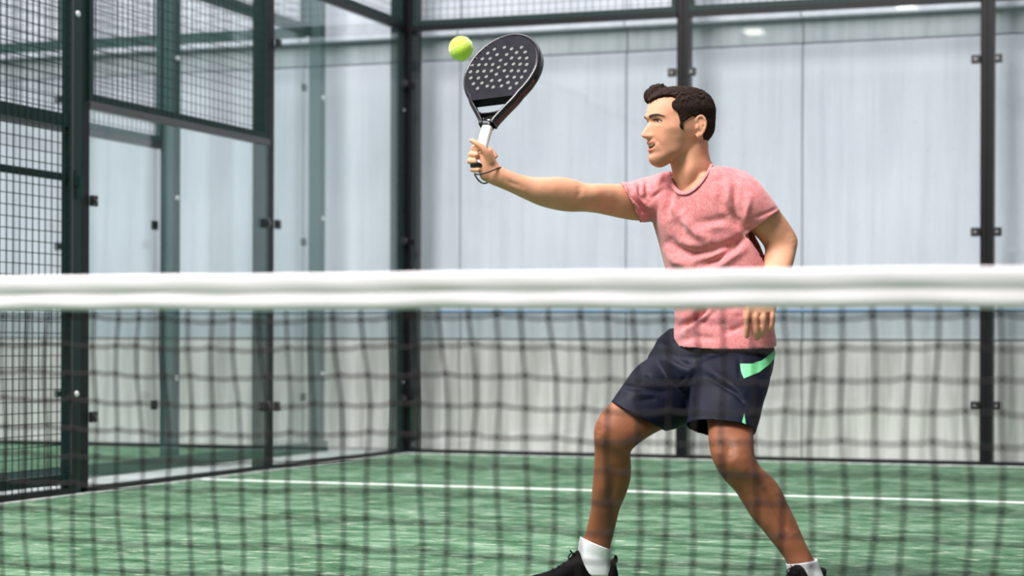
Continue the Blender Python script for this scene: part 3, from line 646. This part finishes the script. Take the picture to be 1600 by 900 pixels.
    o = attach('body', me, M_skin); o['label'] = 'tanned skin of head, arms and legs'
    # eyes, brows, mouth
    M_eye = mat('eye', (0.62, 0.58, 0.54), 0.15); M_iris = mat('dark_iris', (0.02, 0.011, 0.007), 0.1); M_brow = mat('dark_brow_hair', (0.022, 0.013, 0.009), 0.85); M_teeth = mat('teeth', (0.72, 0.69, 0.62), 0.3); M_in = mat('mouth_inside', (0.06, 0.015, 0.012), 0.6)
    vb = [Vector(x) for x in v]; tree = BVHTree.FromPolygons(vb, [tuple(q.vertices) for q in me.polygons])
    def surf(y, z, off):
        h = tree.ray_cast(Vector(hp(200.0, y, z)), Vector(-HF)); a = np.array(h[0]); return a + np.array(h[1]) * off
    for sd in (1, -1):
        E_ = surf(sd * 31, -1.5, 0.0) - HF * 0.0085
        q = MB().ell(E_, (HF * .0105, HL * .0120, UP * .0085), 24, 16).build('eye', None, o, True); q.data.materials.append(M_eye); q.data.materials.append(M_iris)
        gaze = (HF + HL * sd * 0.05); gaze /= np.linalg.norm(gaze)
        for f in q.data.polygons:
            d = np.array(f.center) - E_; d /= np.linalg.norm(d)
            if d @ gaze > 0.83: f.material_index = 1
        lid = [surf(sd * (31 + u), -1 + 5.2 * (1 - (u / 15.0) ** 2) - 0.10 * u, 0.0012) for u in np.linspace(-13, 15, 12)]
        MB().tube(lid, [.0006] + [.0017] * 10 + [.0006], 6).build('eyelid', M_brow, o, True)
        lid = [surf(sd * (31 + u), -3 - 4.2 * (1 - (u / 14.0) ** 2) - 0.08 * u, 0.0006) for u in np.linspace(-11, 13, 10)]
        MB().tube(lid, .0011, 6).build('eyelid', M_skin, o, True)
        V_ = []; F_ = []
        us = np.linspace(-16, 24, 16)
        for i, u in enumerate(us):
            tt = i / 15; zc = 12.5 + 4.2 * math.sin(min(1, tt * 1.25) * math.pi * .62) - 4.5 * max(0, tt - .72) / .28; hh = 3.6 * (1 - tt ** 2.2) + .7
            for kz in (-1, 0, 1): V_.append(surf(sd * (30 + u), zc + kz * hh, .0012 + (0.0016 if kz == 0 else 0)))
        for i in range(15):
            for kz in range(2): F_.append((i * 3 + kz, (i + 1) * 3 + kz, (i + 1) * 3 + kz + 1, i * 3 + kz + 1))
        link('eyebrow', mesh('eyebrow', V_, F_), M_brow, o, smooth=True)
    V_ = []; F_ = []
    for kz, zz, off in ((0, -72.6, -.0005), (1, -74.2, -.001), (2, -76.0, -.002)):
        for i, y in enumerate(np.linspace(-19, 19, 18)): V_.append(surf(y, zz + .011 * y * y, .0002 + off * 0))
    for kz in range(2):
        for i in range(17): F_.append((kz * 18 + i, kz * 18 + i + 1, (kz + 1) * 18 + i + 1, (kz + 1) * 18 + i))
    link('teeth', mesh('teeth', [x + HF * .0006 for x in V_], F_), M_teeth, o, smooth=True)
    V_ = []; F_ = []
    for kz in range(5):
        f_ = kz / 4
        for i, y in enumerate(np.linspace(-25, 25, 22)):
            V_.append(surf(y, -78.5 + (.5 - f_) * 13 * (1 - (y / 25.5) ** 2) + .011 * y * y, .0003))
    for kz in range(4):
        for i in range(21): F_.append((kz * 22 + i, kz * 22 + i + 1, (kz + 1) * 22 + i + 1, (kz + 1) * 22 + i))
    link('mouth', mesh('mouth', V_, F_), M_in, o, smooth=True)
    return o, me
B, BM = body()

def hair():
    X, Y, Z = head_grid(); nz, nt = X.shape; V = hp(X, np.abs(Y), Z).reshape(-1, 3); p = PX(V).reshape(nz, nt, 2)
    poly = [(1000, 169), (1013, 166), (1020, 158), (1033, 153), (1047, 151.5), (1056, 154), (1050, 161), (1049, 168), (1057, 174), (1060, 184), (1062.5, 203), (1067, 203), (1069, 192), (1074, 187), (1083, 183), (1091, 186), (1097, 196), (1097.5, 215), (1098, 228), (1105, 238), (1150, 240), (1150, 110), (1000, 110)]
    msk = inpoly(p.reshape(-1, 2), poly).reshape(nz, nt) | ((X < -88) & (Z > -88) & (Z < 60))
    zz = np.clip((Z - 5) / 70, 0, 1); th = 4.5 + 8.5 * zz ** 1.2
    th = np.where(Z < -40, np.clip(4.5 * (1 - (-40 - Z) / 60), 1.5, 9), th)
    nrmX = X - (X.max(1, keepdims=True) + X.min(1, keepdims=True)) / 2; L_ = np.sqrt(nrmX ** 2 + Y ** 2) + 1e-6; top = np.clip((Z - 45) / 50, 0, 1)
    ox, oy, oz = nrmX / L_ * (1 - top * .6), Y / L_ * (1 - top * .6), top
    V1 = hp(X + ox * th, Y + oy * th, Z + oz * th).reshape(-1, 3); V0 = hp(X - ox * 9, Y - oy * 9, Z - oz * 9).reshape(-1, 3)
    F = []; ids = set()
    for i in range(nz - 1):
        for j in range(nt):
            q = [(i, j), (i + 1, j), (i + 1, (j + 1) % nt), (i, (j + 1) % nt)]
            if all(msk[a] for a in q): ids.add((i, j))
    N = nz * nt; idx = lambda a: a[0] * nt + a[1]
    for (i, j) in ids:
        q = [(i, j), (i + 1, j), (i + 1, (j + 1) % nt), (i, (j + 1) % nt)]; F.append([idx(a) for a in q]); F.append([N + idx(a) for a in reversed(q)])
        for (di, dj, a, b) in ((-1, 0, 0, 3), (1, 0, 1, 2), (0, -1, 0, 1), (0, 1, 3, 2)):
            if (i + di, (j + dj) % nt) not in ids: F.append([idx(q[a]), idx(q[b]), N + idx(q[b]), N + idx(q[a])])
    for i0 in (0,):
        k = 2 * N; capV = np.vstack([V1[:nt].mean(0), V0[:nt].mean(0)])
        for j in range(nt): F.append([k, j, (j + 1) % nt]); F.append([k + 1, N + (j + 1) % nt, N + j])
    mb = MB(); mb.add(np.vstack([V1, V0, capV]), F)
    # swept-up quiff at the front
    for (x0, y0, x1, y1, lat, r) in ((1015, 158, 1015, 145, 8, .016), (1022, 152, 1022, 140, 4, .018), (1030, 148, 1030, 137.5, 0, .017), (1038, 148, 1038, 141, 6, .016), (1046, 148, 1047, 144, 6, .014), (1017, 160, 1015, 146, 10, .013), (1019, 158, 1019, 141, -12, .013), (1016, 160, 1014, 150, 0, .012), (1022, 156, 1023, 139, 26, .012), (1026, 152, 1030, 138, 8, .014), (1030, 151, 1032, 138, 30, .013), (1026, 154, 1028, 140, -28, .012), (1040, 150, 1042, 143, 15, .013), (1016, 158, 1016, 148, 20, .011)):
        a = P(x0, y0, HDZ) + HL * (lat / 1000.0) - RT * (s_ * lat / 1000.0); b = P(x1, y1, HDZ) + HL * (lat * .9 / 1000.0) - RT * (s_ * lat * .9 / 1000.0)
        mb.tube(catmull(np.array([a, (a + b) / 2 - RT * .003, b, b + RT * .009 + UP * .003]), 4), np.interp(np.linspace(0, 1, 13), [0, .5, 1], [r * .9, r, r * .55]), 10)
    me = remesh(mb, 0.0026, 2, 0.5); v = co(me); n = no(me)
    rel = (v - HO) * 1000; hx, hy, hz = rel @ HF, rel @ HL, rel @ UP
    ang = np.arctan2(hy, hx + 40); tp = np.clip((hz - 35) / 35, 0, 1); st = (np.sin(hy * .62 + 1.8 * np.sin(hx * .09) + 1.1 * np.sin(hx * .23)) + .5 * np.sin(hy * 1.15 + hx * .2)) * tp * 1.1 + (1 - tp) * (.7 * np.sin(hx * .95 + hz * .45 + 1.3 * np.sin(hz * .21)) + .4 * np.sin(hx * .5 - hz * .8))
    v = v + n * (st * .0013 + rng.normal(0, .0004, len(v)))[:, None]; setco(me, v)
    m = mat('dark_brown_hair', rough=0.6, spec=0.12); t = NT(m); a = t.noise(t.coords((1, 1, 1)), 260, 3); b = t.noise(t.coords((180, 180, 26)), 2.0, 3)
    t.col(t.mix(0.5, t.ramp(a, [(0.3, (0.008, 0.004, 0.003)), (0.75, (0.050, 0.024, 0.015))]), t.ramp(b, [(0.3, (0.008, 0.005, 0.004)), (0.7, (0.045, 0.025, 0.018))]))); t.bump(t.noise(t.coords((1, 1, .35)), 330, 3), 1.0, 0.006)
    me.materials.clear(); o = attach('hair', me, m); o['label'] = 'short dark brown hair with a quiff'; return o
hair()

def cut(me, planes):
    """open a garment: drop faces at the given caps (centre, outward normal, radius)"""
    bm = bmesh.new(); bm.from_mesh(me); kill = []
    for f in bm.faces:
        c = np.array(f.calc_center_median())
        for (q, n, r, depth) in planes:
            d = c - q
            if d @ n > -depth and np.linalg.norm(d - n * (d @ n)) < r: kill.append(f); break
    bmesh.ops.delete(bm, geom=kill, context='FACES'); 
    bmesh.ops.solidify(bm, geom=list(bm.faces), thickness=0.0025) if False else None
    bm.to_mesh(me); bm.free(); me.update()
def cap_plane(st, depth=0.006, grow=1.35, prev=None):
    r = tuple(st) + (0,) * (9 - len(st)); ax, ay, bx, by, dz, h, tl, fx, fy = r
    A = P(ax, ay, dz - tl / 2); B_ = P(bx, by, dz + tl / 2); a = (B_ - A) / 2; b = FW * h + (RT * fx - UP * fy) * ((D0 + dz) / FPX); n = np.cross(a, b); n /= np.linalg.norm(n)
    pc = (P(prev[0], prev[1], prev[4]) + P(prev[2], prev[3], prev[4])) / 2
    if n @ ((A + B_) / 2 - pc) < 0: n = -n
    return ((A + B_) / 2, n, max(np.linalg.norm(a), np.linalg.norm(b)) * grow, depth)
def thicken(o, t=0.002):
    m = o.modifiers.new('thickness', 'SOLIDIFY'); m.thickness = t; m.offset = -1
def fabric_noise(me, amp, k, seed=0):
    v = co(me); n = no(me); r = np.random.default_rng(seed); d = np.zeros(len(v))
    for _ in range(10):
        w = r.normal(0, 1, 3); w *= k / np.linalg.norm(w) * r.uniform(.5, 1.6); d += np.sin(v @ w + r.uniform(0, 6))
    setco(me, v + n * (d * amp / 3)[:, None])
def shirt():
    mb = MB()
    mb.add(*loft([(1051, 276, 1107, 262, .09, .055, -.1), (1036, 276, 1142, 262, .09, .085, -.15), (1020, 290, 1168, 282, .09, .108, -.17), (1014, 316, 1176, 312, .09, .118, -.17), (1019, 345, 1180, 345, .09, .121, -.16), (1029, 380, 1196, 385, .09, .123, -.15), (1037.5, 415, 1204, 415, .09, .123, -.15), (1046, 450, 1206, 455, .09, .124, -.15), (1053.5, 488, 1208, 495, .09, .128, -.15), (1053, 512, 1210.5, 518, .09, .137, -.15), (1051, 529, 1213, 533, .09, .143, -.15, 0, -5), (1052, 540, 1213, 541, .09, .145, -.15, 0, -7)], ex=2.25))
    sr = [(1075, 266, 1055, 350, .13, .07), (1040, 269, 1030, 348, .15, .072), (1018, 275, 1016, 347, .15, .072), (1000, 279, 1008, 348, .14, .071), (984, 283.5, 1003, 347.5, .12, .068), (967, 285.5, 999, 347.5, .10, .065)]
    sl = [(1105, 258, 1095, 350, .06, .09), (1140, 261, 1118, 362, .02, .09), (1168, 270, 1140, 366, -.0, .085), (1188, 287, 1155, 366, -.01, .079), (1204, 306.5, 1164, 365, -.012, .072), (1219.5, 329, 1173, 363.5, -.012, .066)]
    mb.add(*loft(sr)); mb.add(*loft(sl))
    me = remesh(mb, 0.0042, 8, 0.5); fabric_noise(me, .0011, 55, 3)
    D = -1
    strokes(me, [([(1053, 298), (1058, 318), (1068, 338)], -.010, 4.2), ([(1047, 284), (1044, 310), (1043, 335)], -.009, 4), ([(1050, 308), (1052, 340)], .006, 5), ([(1036, 296), (1032, 330), (1040, 370)], .004, 6),
        ([(1068, 335), (1080, 355), (1093, 367), (1106, 373)], .009, 5.5), ([(1060, 345), (1070, 365)], -.005, 4.5), ([(1092, 350), (1118, 345), (1140, 342)], -.0055, 5.5), ([(1102, 356), (1135, 352)], .004, 5),
        ([(1122, 285), (1127, 318), (1140, 336), (1150, 347), (1165, 356)], -.008, 5), ([(1148, 285), (1147, 318), (1152, 342)], -.007, 4), ([(1137, 285), (1138, 320)], .004, 4.5), ([(1158, 300), (1159, 330), (1162, 345)], -.003, 4), ([(1170, 310), (1167, 330), (1164, 348)], .006, 4), ([(1118, 290), (1121, 315)], .005, 5),
        ([(1048, 378), (1058, 388), (1080, 396), (1110, 392), (1140, 383), (1165, 368)], -.010, 5), ([(1043, 392), (1055, 408), (1075, 415)], .007, 5), ([(1108, 404), (1122, 396), (1128, 390)], .006, 4), ([(1092, 416), (1118, 407), (1140, 393), (1160, 376)], -.009, 4.5), ([(1120, 420), (1140, 405), (1160, 390)], .006, 4.5),
        ([(1068, 380), (1090, 385)], .006, 5), ([(1060, 513), (1080, 501), (1106, 482)], -.011, 3.8), ([(1066, 519), (1090, 505), (1112, 486)], .006, 4), ([(1090, 507), (1100, 503), (1118, 484)], -.006, 3.2), ([(1135, 518), (1160, 511)], -.007, 3.5), ([(1140, 490), (1160, 486)], .004, 4), ([(1060, 535), (1085, 526), (1120, 530)], -.004, 4),
        ([(982, 290), (988, 305), (1002, 320), (1014, 334)], -.009, 3), ([(975, 292), (985, 312), (1000, 330)], .004, 3), ([(999, 284), (1002, 302), (1012, 318)], -.009, 2.8), ([(1008, 281), (1010, 297), (1016, 312)], -.008, 2.8), ([(1004, 282), (1006, 300)], .005, 2.6), ([(1036, 289), (1042, 273)], -.007, 2.8), ([(1028, 286), (1036, 272)], .004, 3), ([(1020, 309), (1034, 297), (1046, 292)], -.005, 2.4), ([(990, 326), (1012, 334)], -.006, 3),
        ([(1180, 340), (1214, 326)], -.0025, 2.0)], gain=1.6, soft=1.35)
    cut(me, [cap_plane(sr[-1], .005, prev=sr[-2]), cap_plane(sl[-1], .005, prev=sl[-2]), cap_plane((1052, 540, 1213, 541, .09, .145, -.15, 0, -7), .004, prev=(1053, 512, 1210.5, 518, .09))])
    # neckline: open everything above a tilted plane through the collar
    nb = [P(1049, 276, .06), P(1071, 300, .0), P(1110, 254, .10)]
    bm = bmesh.new(); bm.from_mesh(me); poly = [(1047, 240), (1047, 274), (1051, 286), (1058, 296), (1066, 300.5), (1076, 299.5), (1088, 291), (1099, 278), (1107, 264), (1110.5, 254), (1112, 240)]
    fc = np.array([f.calc_center_median() for f in bm.faces]); ins = inpoly(PX(fc), poly); bm.faces.ensure_lookup_table(); nf = np.array([f.normal for f in bm.faces])
    kill = [bm.faces[i] for i in np.where(ins & ((nf @ FW) < 0.25))[0]]; bmesh.ops.delete(bm, geom=kill, context='FACES'); bm.to_mesh(me); bm.free(); me.update()
    m = mat('heather_pink_jersey', rough=0.9, spec=0.15); t = NT(m); a = t.noise(t.coords((1, 1, 1)), 70, 5, 0.7); b = t.noise(t.coords((500, 500, 160)), 1.0, 2); 
    cc = t.mix(0.5, t.ramp(a, [(0.3, (0.50, 0.120, 0.125)), (0.72, (0.76, 0.33, 0.335))]), t.ramp(b, [(0.35, (0.49, 0.115, 0.125)), (0.7, (0.76, 0.35, 0.355))])); t.col(cc); t.bump(b, 0.2, 0.001)
    t.b.inputs['Sheen Weight'].default_value = 0.25
    me.materials.clear(); o = attach('t_shirt', me, m); thicken(o); o['label'] = 'heather pink crew-neck t-shirt with short sleeves'
    # collar band lying along the neckline
    tree = BVHTree.FromPolygons([Vector(x) for x in co(me)], [tuple(q.vertices) for q in me.polygons])
    line = catmull(np.array([(1047, 274), (1051, 286), (1058, 296), (1066, 300.5), (1076, 299.5), (1088, 291), (1099, 278), (1107, 264), (1110.5, 254)], float), 5)
    q = []
    for (x, y) in line:
        c0 = np.array([1078, 262.0]); dv = np.array([x, y]) - c0; dv /= np.linalg.norm(dv); h = None
        for e_ in (1.0, 2.0, 3.5):
            h = tree.ray_cast(Vector(CAM), Vector(P(x + dv[0] * e_, y + dv[1] * e_) - CAM).normalized())
            if h[0] is not None: break
        if h[0] is not None: q.append(np.array(h[0]) - FW * 0.001)
    q = np.array(q)
    for _ in range(6): q[1:-1] = (q[:-2] + 2 * q[1:-1] + q[2:]) / 4
    back = [q[-1] + FW * .05 + UP * .012, q[-1] + FW * .09 - RT * .04 + UP * .01, q[0] + FW * .07 + RT * .02 + UP * .012]
    loop = catmull(np.array(list(q) + back + [q[0]]), 3)[:-1]
    mb = MB(); N = len(loop); cen = loop.mean(0)
    for i in range(N):
        tdir = loop[(i + 1) % N] - loop[i - 1]; tdir /= np.linalg.norm(tdir); outd = loop[i] - cen; outd -= tdir * (outd @ tdir); outd /= np.linalg.norm(outd); nn = np.cross(tdir, outd)
        for j in range(8):
            a_ = 2 * math.pi * j / 8; mb.v.append(tuple(loop[i] + outd * (.0065 * math.cos(a_) + .002) + nn * .0030 * math.sin(a_)))
    for i in range(N):
        for j in range(8): mb.f.append((i * 8 + j, i * 8 + (j + 1) % 8, ((i + 1) % N) * 8 + (j + 1) % 8, ((i + 1) % N) * 8 + j))
    link('collar', mesh('collar', mb.v, mb.f), m, o, smooth=True)
    return o
shirt()

def shorts():
    mb = MB()
    mb.add(*loft([(1046, 512, 1200, 520, .12, .085, -.19), (1029, 527, 1206, 534, .125, .095, -.20), (1022, 541, 1211, 548, .12, .105, -.19), (1010, 562, 1209, 572, .10, .130, -.16), (1012, 590, 1200, 596, .09, .13, -.14), (1045, 622, 1180, 622, .08, .11, -.12), (1065, 645, 1130, 645, .06, .09, -.1)], ex=2.2))
    r = [(1046, 542, 1125, 642, .18, .09), (1001, 568, 1090, 657, .125, .112), (972, 603, 1060, 669, .06, .105), (953, 629.5, 1037, 674.5, .025, .098, 0, 4, 3)]
    l = [(1085, 548, 1210, 550, .06, .112, -.05), (1080, 590, 1203, 592, -.02, .125, -.05), (1076, 630, 1191, 636, -.10, .112, -.04), (1073, 664, 1181, 680, -.165, .100, -.02, -4, 15)]
    mb.add(*loft(r)); mb.add(*loft(l)); me = remesh(mb, 0.0042, 8, 0.5); fabric_noise(me, .0011, 45, 9)
    strokes(me, [([(965, 600), (1000, 606), (1045, 613)], -.008, 3.5), ([(970, 612), (1010, 618), (1040, 624)], .005, 4), ([(1005, 585), (1030, 592), (1055, 600)], -.007, 3.2), ([(995, 625), (1030, 622)], -.006, 3.2), ([(1068, 604), (1078, 593), (1084, 582)], -.009, 2.8), ([(1060, 600), (1072, 588)], -.007, 2.6), ([(1064, 604), (1075, 592)], .005, 2.4),
        ([(1105, 588), (1125, 600), (1150, 615), (1165, 632)], -.006, 3), ([(1100, 575), (1130, 592), (1160, 612)], .006, 6), ([(1050, 560), (1075, 570), (1100, 560), (1140, 545)], -.006, 4), ([(1090, 572), (1105, 565)], .008, 8), ([(1040, 560), (1065, 575)], .005, 5), ([(1155, 560), (1156, 590)], -.004, 2.4), ([(1185, 588), (1195, 600)], -.006, 3), ([(1080, 610), (1076, 640)], -.008, 5), ([(1030, 535), (1060, 552), (1110, 552), (1160, 538)], -.004, 3.5)])
    cut(me, [cap_plane(r[-1], .005, prev=r[-2]), cap_plane(l[-1], .005, prev=l[-2])])
    m = mat('navy_polyester', rough=0.55, spec=0.14); t = NT(m); a = t.noise(t.coords(), 500, 2); t.col(t.ramp(a, [(0.3, (0.003, 0.0045, 0.012)), (0.7, (0.006, 0.009, 0.022))])); t.bump(a, 0.15, 0.001)
    me.materials.clear(); o = attach('shorts', me, m); thicken(o); o['label'] = 'navy sports shorts with a green flash on the left hip'
    mg = mat('mint_green_panel', (0.16, 0.62, 0.27), 0.7)
    d = decal(me, [(1212, 545), (1211, 557), (1200, 571), (1186, 582), (1172, 588), (1162, 592), (1158.5, 582), (1157, 569), (1175, 568.5), (1190, 564), (1201, 555)], .0022); d.name = 'side_stripe'; q = link('side_stripe', d, mg, o); q['label'] = 'mint green curved stripe'
    d = decal(me, [(1162.5, 646), (1165, 667), (1158, 665)], .0022, .8); q = link('hem_slit', d, mg, o); q['label'] = 'mint green wedge at the hem'
    return o
shorts()

# ------------------------------------------------------------------ socks and shoes
M_sock = mat('white_sock', (0.78, 0.79, 0.82), 0.9); t = NT(M_sock); w_ = t.n('ShaderNodeTexWave', i_Scale=120.0); t.l(t.coords(), w_.inputs['Vector']); t.bump(w_.outputs[1], 0.3, 0.002)
M_shoe = mat('black_knit', (0.005, 0.0042, 0.005), 0.9, spec=0.08); t = NT(M_shoe); t.bump(t.noise(t.coords(), 600, 2), 0.6, 0.002)
M_sole = mat('dark_rubber_sole', (0.018, 0.017, 0.020), 0.7); M_foam = mat('white_heel_foam', (0.75, 0.75, 0.78), 0.6)
def sock(st):
    V, F = loft(st, 4, 40, 2.1, cap=False); me = mesh('sock', V, F); o = attach('sock', me, M_sock); m = o.modifiers.new('thickness', 'SOLIDIFY'); m.thickness = .003; m.offset = 0; return o
s1 = sock([(907.5, 838.5, 955, 858.5, .085, .041), (905, 848, 954, 866, .087, .041), (903.5, 860, 953, 874, .09, .041), (902, 880, 954, 886, .09, .041), (902, 898, 957, 899, .09, .038)]); s1['label'] = 'white ankle sock on the front foot'
s2 = sock([(1228.5, 880.5, 1276, 873.5, -.268, .041), (1231, 890, 1279, 884, -.27, .041), (1236, 903, 1285, 899, -.27, .041), (1243, 922, 1291, 919, -.27, .04)]); s2['label'] = 'white ankle sock on the rear foot'
def shoe(heel, fwd, label, lift=0.0):
    """heel: floor point under the back of the heel; fwd: pointing direction. 0.285 m long"""
    fwd = np.array([fwd[0], fwd[1], 0.0]); fwd /= np.linalg.norm(fwd); up = np.array([0, 0, 1.0]); lat = np.cross(up, fwd); h = np.array(heel)
    pt = lambda u, v, z: h + fwd * u * 1.05 + lat * v + up * z
    # station: along, half width, height of upper edge
    st = [(0.000, .020, .060), (0.010, .029, .096), (0.028, .033, .078), (0.055, .035, .064), (0.085, .036, .066), (0.105, .037, .096), (0.118, .038, .124), (0.135, .040, .104), (0.160, .044, .084), (0.190, .047, .066), (0.220, .047, .055), (0.250, .042, .048), (0.272, .032, .040), (0.284, .018, .030)]
    A = catmull(np.array(st), 4); V = []; k = 24
    for (u, hw, zt) in A:
        for j in range(k):
            q = 2 * math.pi * j / k; x = math.cos(q); z = math.sin(q); zz = .018 + (zt - .018) * (0.5 + 0.5 * math.copysign(abs(z) ** .8, z)); wv = hw * math.copysign(abs(x) ** .7, x) * (1 - .38 * max(0, z) ** 2)
            V.append(pt(u, wv, zz))
    F = []
    for i in range(len(A) - 1):
        for j in range(k): F.append((i * k + j, i * k + (j + 1) % k, (i + 1) * k + (j + 1) % k, (i + 1) * k + j))
    F.append(tuple(range(k))); F.append(tuple((len(A) - 1) * k + j for j in reversed(range(k))))
    o = attach('shoe', mesh('shoe', V, F), M_shoe); o['label'] = label
    B_ = catmull(np.array([(-0.006, .018, 0), (0.0, .026, 0), (.02, .035, 0), (.06, .037, 0), (.11, .037, 0), (.16, .043, 0), (.20, .049, 0), (.235, .048, 0), (.262, .039, 0), (.282, .026, 0), (.290, .012, 0)]), 4); mb = MB(); n = len(B_)
    for (u, hw, _) in B_:
        for (x, z) in ((-.94, .0), (-1, .010), (-1, .022), (-.9, .027), (.9, .027), (1, .022), (1, .010), (.94, .0)): mb.v.append(tuple(pt(u, hw * x, z)))
    for i in range(n - 1):
        for j in range(8): mb.f.append((i * 8 + j, i * 8 + (j + 1) % 8, (i + 1) * 8 + (j + 1) % 8, (i + 1) * 8 + j))
    mb.f.append(tuple(range(8))); mb.f.append(tuple((n - 1) * 8 + j for j in reversed(range(8)))); me = mesh('sole', mb.v, mb.f); me.materials.append(M_sole); me.materials.append(M_foam)
    for p in me.polygons:
        if (np.array(p.center) - h) @ fwd < .05 and p.center[2] > .008: p.material_index = 1
    link('sole', me, None, o)
    lace = MB()
    for i in range(5):
        u = .128 + i * .016; z = np.interp(u, A[:, 0], A[:, 2]) + .001; hw = .021
        lace.tube([pt(u - .004, -hw, z - .007), pt(u, -hw * .5, z), pt(u + .002, 0, z + .0015), pt(u, hw * .5, z), pt(u - .004, hw, z - .007)], .0022, 6)
    b0 = pt(.126, 0, .108)
    for sg in (1, -1):
        lace.tube(catmull(np.array([b0, b0 + lat * sg * .012 + up * .006 + fwd * .008, b0 + lat * sg * .020 - up * .004 + fwd * .016, b0 + lat * sg * .012 - up * .010 + fwd * .018, b0]), 4), .0020, 6)
        lace.tube(catmull(np.array([b0, b0 + lat * sg * .006 + up * .008 + fwd * .010, b0 + lat * sg * .008 + up * .016 + fwd * .016]), 4), .0017, 6)
    lace.build('laces', M_shoe, o, True)
    tab = MB(); tab.ell(pt(.004, 0, .094), (fwd * .006, lat * .016, up * .013)); tab.build('heel_tab', M_shoe, o, True)
def floor_at(px, dz):
    q = P(px, 900, dz); return np.array([q[0], q[1], 0.0])
shoe(floor_at(964, .10), -RT * .985 - FW * .17, 'black knit trainer with laces on the front foot')
shoe(floor_at(1286, -.225), -FW * .71 - RT * .70, 'black knit trainer with laces on the rear foot')
